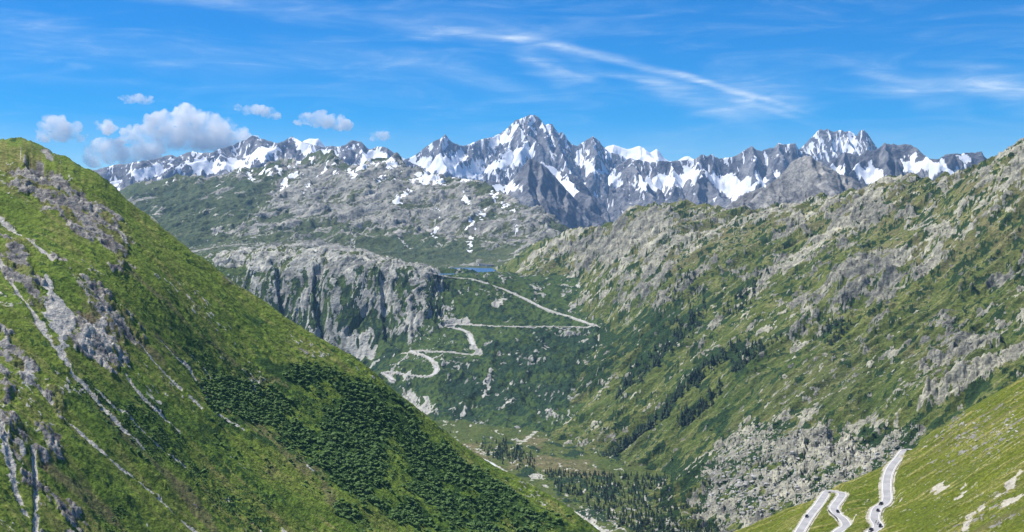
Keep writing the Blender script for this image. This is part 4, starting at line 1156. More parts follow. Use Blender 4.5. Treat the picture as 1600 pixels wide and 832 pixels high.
def tf_eval(x, y):
    z = TF.base(x, y)
    me = TF.area_mask('meadow', x, y, 25, 30, 80, 1)
    br = TF.area_mask('brown', x, y, 15, 25, 60, 2)
    pale = np.maximum(TF.area_mask('pale', x, y, 6, 8, 25, 4), TF.line_mask('pale', x, y, 0.8, 20, 5, 0.2))
    n = fbm(x / 45, y / 120, 5, 0.6, 6)
    z = z + 1.5 * n + 1.2 * fbm(x / 12, y / 12, 3, 0.6, 7)
    z, bank = carve(TF, x, y, z)
    sh = sstep(n + 0.2 * fbm(x / 14, y / 30, 3, 0.6, 8) - 0.8 * me - 0.6 * br - 0.28, -0.12, 0.12)
    near = sstep(y, 2900, 2400)
    z = z + sh * 2.5 * (1 - cells(x / 10, y / 10, 9)[0])
    stone = sstep(fbm(x / 9, y / 16, 4, 0.65, 10), 0.3, 0.45) * near
    mask = np.stack([0.9 * stone, sh, np.maximum(np.maximum(pale, 0.9 * bank), 0.6 * sstep(fbm(x / 26, y / 70, 4, 0.6, 11), 0.46, 0.62)), 0 * x], -1)
    tone = np.stack([0.55 + 0.3 * me + 0.3 * n, 0.7 + 0 * x, 0.12 + 0.4 * br - 0.1 * me, 0.4 * br], -1)
    return z, mask, tone


TF.eval = tf_eval
MAT['tf'] = ground_mat('valley_meadow', 2.4, grass=((.06, .095, .022), (.115, .135, .034), (.19, .17, .075)), shrub=((.012, .033, .014), (.03, .06, .022)), scree=((.36, .35, .29), (.56, .54, .46)))
build('valley_floor', TF, polar(pxaz(560), pxaz(1250), cols(420), rows((1500, 2000, 40), (2000, 4300, 250), (4300, 5000, 20))), MAT['tf'])

g = mesh_object('ground', [(-15500, -1500, -40), (15500, -1500, -40), (15500, 26000, -40), (-15500, 26000, -40)], [(0, 1, 2, 3)], plain_mat('far_turf', (.04, .06, .02), (.08, .09, .03), 0.01))
g['kind'] = 'structure'


def ribbon(name, pts, half, mat, lift=0.0, widths=None, off=0.0):
    P = np.asarray(pts, float)
    d = np.gradient(P[:, :2], axis=0)
    d /= np.linalg.norm(d, axis=1)[:, None] + 1e-9
    nrm = np.stack([-d[:, 1], d[:, 0]], -1)
    h = np.full(len(P), half) if widths is None else np.asarray(widths)
    L = np.column_stack([P[:, :2] + nrm * (off + h)[:, None], P[:, 2] + lift])
    R = np.column_stack([P[:, :2] + nrm * (off - h)[:, None], P[:, 2] + lift])
    n = len(P)
    return mesh_object(name, np.vstack([L, R]), [(i, n + i, n + i + 1, i + 1) for i in range(n - 1)], mat)


M_water = plain_mat('glacier_water', (.50, .53, .52), (.72, .74, .72), 0.05, 0.35, 0.5, 0.5)
arc = np.linspace(0, 1, len(RIVER))
rv = ribbon('river', RIVER, 8, M_water, 0.2, 7.5 + 3.0 * fbm(arc * 40, arc * 0, 3, 0.6, 4))
rv['kind'] = 'structure'

# the pass lake
lk_xy = T4.site(dense([(668, 416.6), (780, 416.6), (780, 433), (664, 433)], 6, True)[:-1])
LAKE_Z = 395.0
a_, b_ = ray(np.array([676, 700, 735, 768, 774, 774, 740, 700, 680, 672.0]), np.array([418.6, 418.4, 418.4, 418.6, 421, 428, 429, 429.5, 429.5, 426.0]))
yy = (LAKE_Z - CAM[2]) / b_
m, N = new_mat('lake_water')
nz = N.noise(N.new('ShaderNodeTexCoord').outputs['Object'], 0.02, 3, 0.5)
finish(N, N.mix(nz, (.022, .10, .24), (.030, .13, .29)), 0.3, None, 0.5)
lake = mesh_object('lake', [(a_[i] * yy[i], yy[i], LAKE_Z) for i in range(len(yy))], [tuple(range(len(yy)))[::-1]], m)
lake['kind'] = 'structure'

# roads
M_asph = plain_mat('pale_asphalt', (.27, .268, .272), (.37, .365, .365), 0.12, 0.9, None, 0.2)
M_should = plain_mat('road_shoulder_gravel', (.36, .35, .31), (.50, .48, .42), 0.4, 0.95, None, 0.1)
M_line = plain_mat('road_paint', (.74, .74, .72), (.80, .80, .78), 0.5, 0.6, None, 0.3)
for rd in (road_a, road_b):
    o = ribbon('road', rd['pts'], 3.7, M_should, 0.0)
    o['kind'] = 'structure'
    r = ribbon('asphalt', rd['pts'], 2.7, M_asph, 0.06)
    r.parent = o
    for s in (-1, 1):
        e = ribbon('edge_line', rd['pts'], 0.12, M_line, 0.075, off=s * 2.5)
        e.parent = o
M_pass = plain_mat('pass_road_asphalt', (.42, .415, .39), (.52, .51, .475), 0.05, 0.9, None, 0.2)
for rd in (road_c, road_d, road_e, road_f):
    o = ribbon('pass_road', rd['pts'], 5.5, M_pass, 0.4)
    o['kind'] = 'structure'

# the air: one pale even volume round the whole valley
hz = bpy.data.materials.new('haze')
hz.use_nodes = True
N = Nodes(hz.node_tree)
N.n.clear()
pv = N.new('ShaderNodeVolumePrincipled')
pv.inputs['Color'].default_value = (.34, .60, 1.0, 1)
HAZE = 1.8e-5
pv.inputs['Density'].default_value = HAZE
pv.inputs['Anisotropy'].default_value = 0.0
o_ = N.new('ShaderNodeOutputMaterial')
N.link(pv.outputs[0], o_.inputs['Volume'])
X0, X1, Y0, Y1, Z0, Z1 = -16000, 16000, -2000, 26500, -42, 2500
hv = [(x, y, z) for x in (X0, X1) for y in (Y0, Y1) for z in (Z0, Z1)]
haze = mesh_object('haze', hv, [(0, 1, 3, 2), (4, 6, 7, 5), (0, 4, 5, 1), (2, 3, 7, 6), (0, 2, 6, 4), (1, 5, 7, 3)], hz)
haze['kind'] = 'stuff'

# ------------------------------------------------------------------ clouds
def cloud_mat():
    m, N = new_mat('cloud_vapour')
    tc = N.new('ShaderNodeTexCoord').outputs['Object']
    n = N.noise(tc, 0.0013, 8.0, 0.66, 0.4)
    pv = N.new('ShaderNodeVolumePrincipled')
    pv.inputs['Color'].default_value = (1, 1, 1, 1)
    pv.inputs['Anisotropy'].default_value = 0.0
    N.put(pv.inputs['Density'], N.math('MULTIPLY', N.ramp(n, 0.34, 0.64), 0.0062))
    o = N.new('ShaderNodeOutputMaterial')
    N.link(pv.outputs[0], o.inputs['Volume'])
    return m


M_cloud = cloud_mat()


def ico(sub):
    import bmesh
    bm = bmesh.new()
    bmesh.ops.create_icosphere(bm, subdivisions=sub, radius=1.0)
    V = np.array([v.co[:] for v in bm.verts])
    Fc = [tuple(v.index for v in f.verts) for f in bm.faces]
    bm.free()
    return V, Fc


ICO1, ICO2, ICO3 = ico(1), ico(2), ico(3)
CLOUD_D = 40000.0


def noise3(V, s, seed, octv=4):
    a = fbm(V[:, 0] / s, V[:, 2] / s, octv, 0.55, seed)
    b = fbm(V[:, 1] / s, V[:, 2] / s + 9, octv, 0.55, seed + 50)
    c = fbm(V[:, 0] / s + 5, V[:, 1] / s, octv, 0.55, seed + 90)
    return (a + b + c) / 2.0


def cumulus(label, lumps, base_py, seed):
    """lumps: (px, py, radius in photo pixels); flat underside near base_py"""
    r = np.random.default_rng(seed)
    px = CLOUD_D / F
    verts, faces = [], []
    zb = at(0, base_py, CLOUD_D)[2]
    c0 = at(np.mean([l[0] for l in lumps]), base_py, CLOUD_D)
    for (x, y, rad) in lumps:
        subs = [(x, y, rad, 0.0)] + [(x + rad * r.uniform(-.9, .9), y + rad * r.uniform(-.75, .5), rad * r.uniform(.35, .6), r.uniform(-.7, .7)) for _ in range(7)]
        for (sx, sy, sr, dd) in subs:
            p = at(sx, sy, CLOUD_D) - c0
            p[1] += dd * rad * px
            V = ICO2[0] * sr * px * np.array([1.08, 1.0, 0.9]) + p
            k = len(verts)
            verts.extend(V.tolist())
            faces.extend([tuple(i + k for i in f) for f in ICO2[1]])
    o = mesh_object('cumulus_cloud', verts, faces, M_cloud)
    md = o.modifiers.new('union', 'REMESH')
    md.mode = 'VOXEL'
    size = max(l[2] for l in lumps) * px
    md.voxel_size = max(24.0, size / 16.0)
    dg = bpy.context.evaluated_depsgraph_get()
    me = bpy.data.meshes.new_from_object(o.evaluated_get(dg))
    o.modifiers.clear()
    o.data = me
    me.name = 'cumulus_cloud'
    n = len(me.vertices)
    V = np.zeros(n * 3, np.float32)
    me.vertices.foreach_get('co', V)
    V = V.reshape(-1, 3).astype(float)
    Nn = np.zeros(n * 3, np.float32)
    me.vertex_normals.foreach_get('vector', Nn)
    Nn = Nn.reshape(-1, 3)
    V += Nn * (0.34 * size * noise3(V, size * 0.9, seed) + 0.13 * size * noise3(V, size * 0.3, seed + 7, 3))[:, None]
    low = V[:, 2] < 0
    V[low, 2] *= 0.35
    me.vertices.foreach_set('co', V.astype(np.float32).ravel())
    me.update()
    me.polygons.foreach_set('use_smooth', [True] * len(me.polygons))
    if not me.materials:
        me.materials.append(M_cloud)
    o.location = c0.tolist()
    tag(o, label, 'cloud', 'fair weather clouds over the left range')
    return o


cumulus('largest white cumulus cloud, piled over the snowy range left of the central peak', [(288, 188, 24), (258, 192, 22), (318, 198, 24), (346, 206, 20), (372, 214, 17), (236, 206, 18), (285, 214, 24), (215, 214, 15), (394, 222, 12), (196, 206, 11), (172, 200, 11), (156, 198, 8), (320, 220, 22), (250, 222, 20), (350, 226, 18), (225, 228, 13), (190, 220, 10)], 240, 1)
cumulus('white cloud sitting just behind the grassy summit at the left', [(90, 196, 18), (74, 204, 12), (110, 206, 13), (92, 210, 15), (128, 216, 8), (68, 214, 10)], 222, 2)
cumulus('small flat wisp of cloud high above the biggest cloud', [(204, 156, 8), (216, 154, 9), (228, 158, 9), (190, 154, 5)], 163, 3)
cumulus('small white cloud up and right of the biggest cloud, level with its top', [(386, 173, 8), (402, 172, 11), (418, 177, 11), (432, 182, 8), (372, 169, 6)], 187, 4)
cumulus('oval white cloud in the blue gap above the left end of the main peaks', [(480, 187, 11), (496, 188, 13), (512, 191, 13), (528, 195, 13), (542, 198, 9), (466, 192, 6)], 205, 5)
cumulus('smallest puff of cloud close above the dark rock tooth left of the main peaks', [(587, 213, 7), (596, 213, 9), (603, 212, 6)], 222, 6)
cumulus('low grey white cloud bank resting on the far left end of the snowy range', [(150, 240, 15), (172, 243, 16), (194, 240, 16), (214, 240, 15), (156, 226, 12), (178, 224, 11), (236, 244, 13), (144, 252, 12), (200, 250, 14)], 262, 7)


# ------------------------------------------------------------------ plants, stones: meshes
def leaf_mat(name, a, b, var=0.35):
    m, N = new_mat(name)
    tc = N.new('ShaderNodeTexCoord').outputs['Object']
    oi = N.new('ShaderNodeObjectInfo')
    n = N.noise(tc, 1.3, 3.0, 0.6)
    f = N.math('ADD', N.math('MULTIPLY', N.ramp(n, 0.3, 0.7), 1 - var), N.math('MULTIPLY', oi.outputs['Random'], var))
    finish(N, N.mix(f, a, b), 0.75, None, 0.25)
    return m


M_needle = leaf_mat('spruce_needles', (.013, .030, .014), (.034, .064, .024))
M_bark = plain_mat('bark', (.05, .035, .025), (.10, .075, .055), 1.5)
M_alder = leaf_mat('alder_leaves', (.030, .078, .014), (.10, .17, .040), 0.65)
M_stone = plain_mat('granite', (.24, .235, .22), (.46, .45, .42), 0.35, 0.9, 0.25, 0.2)


def crown_shape(seed, h=1.0):
    """a spruce crown: ragged drooping whorls, unit height, radius about 0.19"""
    r = np.random.default_rng(seed)
    V, Fc = [], []
    tiers = 8
    for k in range(tiers):
        f = k / tiers
        z0 = 0.10 + 0.86 * f
        rad = (0.25 - 0.215 * f ** 1.15) * r.uniform(0.8, 1.15)
        n = 9 if k < 4 else 7
        top = len(V)
        V.append((r.uniform(-.01, .01), r.uniform(-.01, .01), min(1.0, z0 + 0.20 - 0.04 * f)))
        ang0 = r.uniform(0, 6.3)
        for i in range(n):
            a = ang0 + i * 2 * math.pi / n + r.uniform(-.15, .15)
            q = rad * (r.uniform(0.75, 1.25) if i % 2 else r.uniform(0.40, 0.70))
            V.append((q * math.cos(a), q * math.sin(a), z0 - rad * r.uniform(0.05, 0.45) + (0.05 if i % 2 == 0 else 0)))
        for i in range(n):
            Fc.append((top, top + 1 + i, top + 1 + (i + 1) % n))
        V.append((0, 0, z0 + 0.03))
        for i in range(n):
            Fc.append((len(V) - 1, top + 1 + (i + 1) % n, top + 1 + i))
    return V, Fc


def trunk_shape():
    V, Fc = [], []
    for z, rr in ((-0.06, .022), (0.14, .017), (0.6, .009), (0.93, .002)):
        for i in range(6):
            a = i * math.pi / 3
            V.append((rr * math.cos(a), rr * math.sin(a), z))
    for k in range(3):
        for i in range(6):
            Fc.append((k * 6 + i, k * 6 + (i + 1) % 6, k * 6 + 6 + (i + 1) % 6, k * 6 + 6 + i))
    return V, Fc


def shrub_shape(seed):
    r = np.random.default_rng(seed)
    V, Fc = [], []
    for i in range(5):
        c = np.array([r.uniform(-.55, .55), r.uniform(-.55, .55), r.uniform(0.15, .55)]) if i else np.array([0, 0, .45])
        rad = r.uniform(.35, .6)
        P = ICO1[0] * rad * (1 + 0.28 * r.standard_normal((len(ICO1[0]), 1))) + c
        k = len(V)
        V.extend(P.tolist())
        Fc.extend([tuple(j + k for j in f) for f in ICO1[1]])
    return V, Fc


def stone_shape(seed, sub=2):
    r = np.random.default_rng(seed)
    V = (ICO2 if sub == 2 else ICO1)[0].copy()
    for _ in range(9):                        # cut flat faces into a ball
        d = r.standard_normal(3)
        d /= np.linalg.norm(d)
        h = r.uniform(0.42, 0.8)
        over = np.maximum(V @ d - h, 0)
        V -= over[:, None] * d
    V *= np.array([r.uniform(.8, 1.25), r.uniform(.8, 1.2), r.uniform(.6, .95)])
    V += 0.03 * r.standard_normal(V.shape)
    return V.tolist(), (ICO2 if sub == 2 else ICO1)[1]


def mesh_only(name, shape, mat):
    me = bpy.data.meshes.new(name)
    me.from_pydata([tuple(map(float, v)) for v in shape[0]], [], shape[1])
    me.materials.append(mat)
    me.update()
    return me


CROWNS = [mesh_only('crown', crown_shape(s), M_needle) for s in range(5)]
TRUNK = mesh_only('trunk', trunk_shape(), M_bark)
SHRUBS = [mesh_only('shrub', shrub_shape(s), M_alder) for s in range(4)]
STONES = [mesh_only('boulder', stone_shape(s), M_stone) for s in range(6)]
PEBBLES = [mesh_only('stone', stone_shape(s + 40, 1), M_stone) for s in range(4)]
WHOLE = []
for s in range(4):
    cv, cf = crown_shape(20 + s)
    tv, tf_ = trunk_shape()
    me = bpy.data.meshes.new('conifer')
    me.from_pydata([tuple(map(float, v)) for v in list(cv) + list(tv)], [], cf + [tuple(i + len(cv) for i in f) for f in tf_])
    me.materials.append(M_needle)
    me.materials.append(M_bark)
    for p in me.polygons[len(cf):]:
        p.material_index = 1
    WHOLE.append(me)


def scatter(name, pts, scales, meshes, seed=0, kind='stuff', squash=(0.8, 1.2), lean=0.0, part_of=None):
    """many small growing or lying things as ONE object: a point cloud whose points carry a copy of one of the meshes"""
    r = np.random.default_rng(seed)
    n = len(pts)
    src = bpy.data.collections.new(name + '_kinds')
    for me in meshes:
        src.objects.link(bpy.data.objects.new(name + '_kind', me))
    me = bpy.data.meshes.new(name)
    me.vertices.add(n)
    me.vertices.foreach_set('co', np.asarray(pts, np.float32).ravel())
    sc = np.stack([scales * r.uniform(.85, 1.15, n), scales * r.uniform(.85, 1.15, n), scales * r.uniform(*squash, n)], -1)
    a = me.attributes.new('size', 'FLOAT_VECTOR', 'POINT')
    a.data.foreach_set('vector', sc.astype(np.float32).ravel())
    a = me.attributes.new('turn', 'FLOAT_VECTOR', 'POINT')
    a.data.foreach_set('vector', np.stack([r.uniform(-lean, lean, n), r.uniform(-lean, lean, n), r.uniform(0, 6.28, n)], -1).astype(np.float32).ravel())
    o = bpy.data.objects.new(name, me)
    COL.objects.link(o)
    ng = bpy.data.node_groups.new(name + '_nodes', 'GeometryNodeTree')
    ng.interface.new_socket('Geometry', in_out='INPUT', socket_type='NodeSocketGeometry')
    ng.interface.new_socket('Geometry', in_out='OUTPUT', socket_type='NodeSocketGeometry')
    N = Nodes(ng)
    gi = N.new('NodeGroupInput')
    go = N.new('NodeGroupOutput')
    ci = N.new('GeometryNodeCollectionInfo')
    ci.inputs['Collection'].default_value = src
    ci.inputs['Separate Children'].default_value = True
    ci.inputs['Reset Children'].default_value = True
    ip = N.new('GeometryNodeInstanceOnPoints')
    N.link(gi.outputs[0], ip.inputs['Points'])
    N.link(ci.outputs[0], ip.inputs['Instance'])
    ip.inputs['Pick Instance'].default_value = True
    A = N.new('GeometryNodeInputNamedAttribute', data_type='FLOAT_VECTOR')
    A.inputs[0].default_value = 'size'
    B = N.new('GeometryNodeInputNamedAttribute', data_type='FLOAT_VECTOR')
    B.inputs[0].default_value = 'turn'
    N.link(A.outputs[0], ip.inputs['Scale'])
    N.link(B.outputs[0], ip.inputs['Rotation'])
    N.link(ip.outputs[0], go.inputs[0])
    md = o.modifiers.new('scatter', 'NODES')
    md.node_group = ng
    o['kind'] = kind
    return o


def on(T, xy, sink=0.0):
    xy = np.asarray(xy, float)
    z = evaluate(T, xy[:, 0], xy[:, 1])[0]
    return np.column_stack([xy[:, :2], z - sink])


def strewn(T, polys, n, r, bias=None, extra=None):
    """n random ground points inside sighted areas, even over the ground; bias(x, y) keeps a share"""
    out = []
    P = [T.site(dense(p, 4, True)[:-1])[:, :2] for p in polys]
    areas = np.array([abs(np.sum(q[:, 0] * np.roll(q[:, 1], -1) - q[:, 1] * np.roll(q[:, 0], -1))) / 2 for q in P])
    for q, k in zip(P, np.maximum(1, (n * areas / areas.sum()).astype(int))):
        lo, hi = q.min(0), q.max(0)
        got = np.zeros((0, 2))
        for _ in range(40):
            c = r.uniform(lo, hi, (k * 4, 2))
            m = inside(c[:, 0], c[:, 1], q, 5.0) > 0
            c = c[m]
            if bias is not None and len(c):
                c = c[r.uniform(0, 1, len(c)) < bias(c[:, 0], c[:, 1])]
            got = np.vstack([got, c])
            if len(got) >= k:
                break
        out.append(got[:k])
    return np.vstack(out)


def photo_strewn(T, polys, n, r, bias=None):
    """like strewn, but as thick in the near as in the far part of the view (for things that thin out towards us)"""
    P = [np.asarray(p, float) for p in polys]
    areas = np.array([abs(np.sum(q[:, 0] * np.roll(q[:, 1], -1) - q[:, 1] * np.roll(q[:, 0], -1))) / 2 for q in P])
    out = []
    for q, k in zip(P, np.maximum(1, (n * areas / areas.sum()).astype(int))):
        lo, hi = q.min(0), q.max(0)
        c = r.uniform(lo, hi, (k * 12, 2))
        c = c[inside(c[:, 0], c[:, 1], q, 5.0) > 0]
        g = T.site(c)[:, :2]
        if bias is not None:
            g = g[r.uniform(0, 1, len(g)) < bias(g[:, 0], g[:, 1])]
        out.append(g[:k])
    return np.vstack(out)


# ------------------------------------------------------------------ trees
RT = np.random.default_rng(21)


def plant_tree(p, h, label, group):
    t = bpy.data.objects.new('conifer_tree', None)
    t.empty_display_size = 2.0
    t.location = p
    w = RT.uniform(1.25, 1.8)
    t.rotation_euler = (0, 0, RT.uniform(0, 6.28))
    t.scale = (h * w, h * w, h)
    tag(t, label, 'tree', group)
    COL.objects.link(t)
    c = bpy.data.objects.new('crown', CROWNS[RT.integers(len(CROWNS))])
    c.parent = t
    COL.objects.link(c)
    k = bpy.data.objects.new('trunk', TRUNK)
    k.parent = t
    COL.objects.link(k)
    return t


def band(line, width, n):
    """photo points along a line with a half width in pixels"""
    L = dense(line, 10)
    i = RT.uniform(0, len(L) - 1.001, n)
    k = i.astype(int)
    p = L[k] + (L[k + 1] - L[k]) * (i - k)[:, None]
    return p + RT.uniform(-1, 1, (n, 2)) * np.array(width)


ROWS = [
    ('dark conifer in the lowest row on the green slope', 'trees of the lowest row on the green slope', [(938, 714), (958, 704), (975, 692), (990, 683), (1005, 672), (1018, 660), (1024, 652)], (4, 4), 60, (19, 31)),
    ('dark conifer in the middle row on the green slope', 'trees of the middle row on the green slope', [(1026, 652), (1040, 640), (1052, 622), (1070, 612), (1090, 600), (1110, 575), (1135, 558)], (7, 8), 64, (15, 27)),
    ('dark conifer in the upper wood left of the gully', 'trees of the upper wood left of the gully', [(966, 612), (985, 590), (1000, 575), (1025, 560), (1050, 530), (1075, 505), (1095, 492)], (13, 11), 76, (14, 24)),
    ('dark conifer in the short row right of the middle', 'trees of the short row on the green slope', [(1060, 664), (1078, 656), (1086, 648), (1100, 636), (1112, 622), (1130, 612)], (4, 4), 20, (15, 24)),
    ('dark conifer in the wood beside the high pale rocks', 'trees of the right wood on the green slope', [(1140, 596), (1160, 575), (1180, 560), (1205, 540)], (11, 10), 26, (14, 23)),
    ('dark conifer below the grey cliffs', 'trees under the grey cliffs', [(1130, 492), (1150, 475), (1180, 448), (1195, 440)], (10, 8), 18, (13, 21)),
    ('lone dark conifer left of the rows on the green slope', 'trees standing left of the rows', [(930, 640), (948, 630), (965, 640)], (5, 3), 5, (11, 16)),
    ('dark conifer among shrubs above the boulder field', 'trees beside the boulder field', [(1325, 690), (1360, 672), (1400, 665), (1430, 662)], (12, 10), 18, (7, 11)),
    ('dark conifer growing among the pale boulders above the road', 'trees among the pale boulders', [(1110, 760), (1160, 740), (1200, 745), (1250, 735), (1300, 730)], (18, 26), 24, (7, 11)),
]
def sighted(p):
    """how far right and down a place stands in the photograph, to describe it"""
    d = np.asarray(p, float) - CAM
    cp, sp = math.cos(PITCH), math.sin(PITCH)
    f = d[1] * cp - d[2] * sp
    return 800 + F * d[0] / f, 416 - F * (d[1] * sp + d[2] * cp) / f


def by_place(P, first, last, parts):
    """(point, wording) from left to right: the two ends get their own words, the rest share those of their stretch"""
    Q = sorted(P.tolist(), key=lambda p: sighted(p)[0])
    n = len(Q)
    for i, p in enumerate(Q):
        yield p, (first if i == 0 else last if i == n - 1 else parts[min(len(parts) - 1, i * len(parts) // n)])


n_ind = 0
for label, group, line, width, n, (h0, h1) in ROWS:
    words = (', at its lower end', ', in its middle stretch', ', at its upper end') if n > 15 else ('',)
    for p, w in by_place(on(T3, T3.site(band(line, width, n)), 0.5), ', leftmost of them all', ', rightmost of them all', words):
        plant_tree(p, RT.uniform(h0, h1), label + w, group)
        n_ind += 1
px_ = [(960, 770), (1010, 760), (1080, 780), (1110, 810), (1130, 835), (1040, 835), (980, 800)]
for p in on(TF, photo_strewn(TF, [px_], 300 - n_ind, RT), 0.4):
    x, y = sighted(p)
    plant_tree(p.tolist(), RT.uniform(13, 21), 'dark conifer in the open valley floor wood, ' + ('towards the brown meadow' if y < 785 else 'towards the boulder field' if x > 1065 else 'towards the river'), 'trees of the open wood on the valley floor')

# the rest of the wood, too many and too small to tell apart
pf = photo_strewn(TF, [[(850, 735), (900, 740), (1060, 745), (1100, 780), (1140, 832), (1150, 850), (1000, 850), (960, 820), (900, 780), (860, 765)]], 850, RT)
pf2 = photo_strewn(TF, [[(740, 688), (790, 690), (830, 710), (840, 735), (800, 735), (760, 712)], [(650, 668), (720, 680), (700, 672)], [(760, 700), (830, 700), (835, 725), (780, 722)]], 150, RT)
scatter('valley_wood', on(TF, np.vstack([pf, pf2]), 0.4), np.concatenate([RT.uniform(9, 17, len(pf)), RT.uniform(8, 16, len(pf2))]), WHOLE, 1, squash=(.75, 1.05))
ps = photo_strewn(T3, [[(965, 612), (1000, 570), (1060, 520), (1100, 488), (1100, 510), (1060, 550), (985, 605)], [(936, 716), (1024, 650), (1030, 656), (940, 722)], [(1055, 666), (1130, 608), (1134, 614), (1062, 672)], [(1030, 650), (1060, 605), (1110, 570), (1160, 535), (1150, 555), (1080, 615), (1040, 652)], [(1140, 590), (1180, 550), (1230, 515), (1215, 545), (1160, 595)], [(1265, 530), (1300, 500), (1330, 510), (1300, 545)], [(1030, 480), (1060, 430), (1100, 440), (1080, 480)], [(1130, 490), (1190, 440), (1180, 470), (1145, 495)]], 620, RT)
ps2 = photo_strewn(T3, [[(1000, 745), (1060, 715), (1110, 725), (1100, 775), (1040, 775)], [(1090, 770), (1130, 690), (1250, 700), (1320, 680), (1440, 665), (1420, 690), (1300, 760), (1160, 820)]], 260, RT)
scatter('slope_wood', on(T3, np.vstack([ps, ps2]), 0.4), np.concatenate([RT.uniform(10, 18, len(ps)), RT.uniform(5, 11, len(ps2))]), WHOLE, 2, squash=(.8, 1.1))
pd = photo_strewn(T4, [[(700, 575), (745, 560), (760, 600), (720, 640), (690, 620)], [(760, 560), (830, 530), (930, 525), (900, 590), (850, 640), (780, 640)]], 340, RT)
scatter('dark_thicket', on(T4, pd, 0.4), RT.uniform(6, 13, len(pd)), WHOLE, 3, squash=(.6, .9))

# ------------------------------------------------------------------ alder thickets and single shrubs on the left mountainside
RS = np.random.default_rng(31)
pa = strewn(T1, [[(455, 545), (520, 556), (561, 574), (625, 632), (671, 670), (737, 718), (803, 757), (861, 788), (915, 822), (860, 826), (800, 850), (560, 850), (520, 800), (490, 740), (440, 690), (400, 660), (440, 640), (500, 650), (480, 610), (440, 585)]], 9000, RS, lambda x, y: T1.area_mask('shrub', x, y, 30, 55, 80, 10) * (0.14 + 0.86 * sstep(fbm(x / 45, y / 45, 4, 0.6, 70) + 0.35 * fbm(x / 140, y / 140, 3, 0.5, 72), -0.35, 0.2)))
pb = strewn(T1, [[(305, 590), (350, 580), (420, 600), (460, 630), (430, 660), (380, 655), (330, 640)]], 900, RS)
pc = strewn(T1, [[(100, 590), (180, 600), (260, 640), (330, 700), (430, 780), (420, 840), (330, 800), (240, 720), (150, 660)], [(220, 470), (330, 530), (470, 600), (500, 640), (380, 640), (280, 560)], [(150, 790), (200, 790), (230, 840), (170, 840)]], 2600, RS, lambda x, y: sstep(fbm(x / 40, y / 40, 3, 0.6, 71), -0.05, 0.25))
sz = np.concatenate([0.6 + 3.4 * RS.random(len(pa)) ** 3, RS.uniform(1.6, 3.4, len(pb)), RS.uniform(0.5, 1.5, len(pc))])
scatter('alder_thicket', on(T1, np.vstack([pa, pb, pc]), 0.5), sz, SHRUBS, 4, squash=(.5, .9), lean=0.25)
pe = strewn(T1, [[(430, 660), (470, 700), (500, 760), (540, 820), (420, 760), (330, 690), (300, 640), (400, 665)], [(150, 620), (260, 660), (330, 740), (250, 740), (160, 680)]], 70, RS)
for p in on(T1, pe, 0.35):
    s = RS.uniform(1.5, 2.6)
    o = bpy.data.objects.new('shrub', SHRUBS[RS.integers(4)])
    o.location = p.tolist()
    o.rotation_euler = (0, 0, RS.uniform(0, 6.28))
    o.scale = (s * 1.1, s * 1.1, s * 0.8)
    x, y = sighted(p)
    tag(o, 'single round dark shrub in open grass, ' + ('between the pale gullies' if x < 310 else 'near the bottom of the view' if y > 760 else 'close to the edge of the thicket'), 'shrub', 'single shrubs on the left mountainside')
    COL.objects.link(o)
pg = photo_strewn(T3, [[(745, 560), (800, 525), (935, 520), (1000, 495), (1080, 485), (1040, 520), (985, 550), (940, 590), (890, 612), (850, 650), (760, 655)], [(1100, 670), (1200, 660), (1240, 690), (1130, 690)], [(1320, 680), (1440, 650), (1430, 690), (1320, 705)], [(860, 690), (960, 660), (1040, 650), (940, 730)], [(1000, 740), (1110, 720), (1090, 770)]], 2600, RS)
scatter('hillside_shrubs', on(T3, pg, 0.6), RS.uniform(1.5, 4.0, len(pg)), SHRUBS, 5, squash=(.5, .9))

# ------------------------------------------------------------------ boulders
RB = np.random.default_rng(41)


def boulder(p, s, label, group, flat=0.8):
    o = bpy.data.objects.new('boulder', STONES[RB.integers(len(STONES))])
    o.location = p
    o.rotation_euler = (RB.uniform(-.3, .3), RB.uniform(-.3, .3), RB.uniform(0, 6.28))
    o.scale = (s * RB.uniform(.9, 1.3), s * RB.uniform(.9, 1.2), s * flat)
    tag(o, label, 'boulder', group)
    COL.objects.link(o)
    return o


heap = photo_strewn(T3, [[(1100, 790), (1120, 730), (1170, 690), (1240, 700), (1310, 700), (1400, 690), (1420, 695), (1360, 735), (1300, 760), (1220, 795), (1160, 825)]], 190, RB)
for p in on(T3, heap, 0.8):
    x, y = sighted(p)
    where = 'at its left end by the valley wood' if x < 1160 else 'at its right end just above the road' if x > 1330 else 'along its upper edge under the green slope' if y < 712 else 'in its middle left part' if x < 1240 else 'straight above the hairpin'
    boulder(p.tolist(), RB.uniform(3.2, 7.0), 'big pale boulder of the broad field, ' + where, 'boulders of the boulder field')
fall = photo_strewn(T3, [[(1150, 640), (1300, 570), (1420, 570), (1500, 540), (1540, 560), (1440, 630), (1300, 650)]], 50, RB)
for p in on(T3, fall, 0.5):
    x, y = sighted(p)
    where = 'its left part' if x < 1270 else 'its right part under the grey crag' if x > 1410 else 'its middle part'
    boulder(p.tolist(), RB.uniform(1.6, 2.8), 'pale loose block in the green pasture, in ' + where, 'blocks in the pasture')
p = on(T3, T3.site([(1391, 600)]), 1.0)[0]
boulder(p.tolist(), 8.0, 'large lone round boulder in the green pasture above the boulder field', None)
near = [(1492, 739, 2.6, 'dark shadowed boulder standing alone in the near meadow above the road'), (1447, 697, 2.2, 'grey boulder at the top edge of the near meadow beside the road')]
for x, y, s, lab in near:
    p = on(T2, T2.site([(x, y)]), 0.4)[0]
    boulder(p.tolist(), s, lab, None, 0.95)
ns = photo_strewn(T2, [[(1450, 690), (1510, 660), (1600, 620), (1600, 700), (1540, 715), (1480, 725)]], 40, RB)
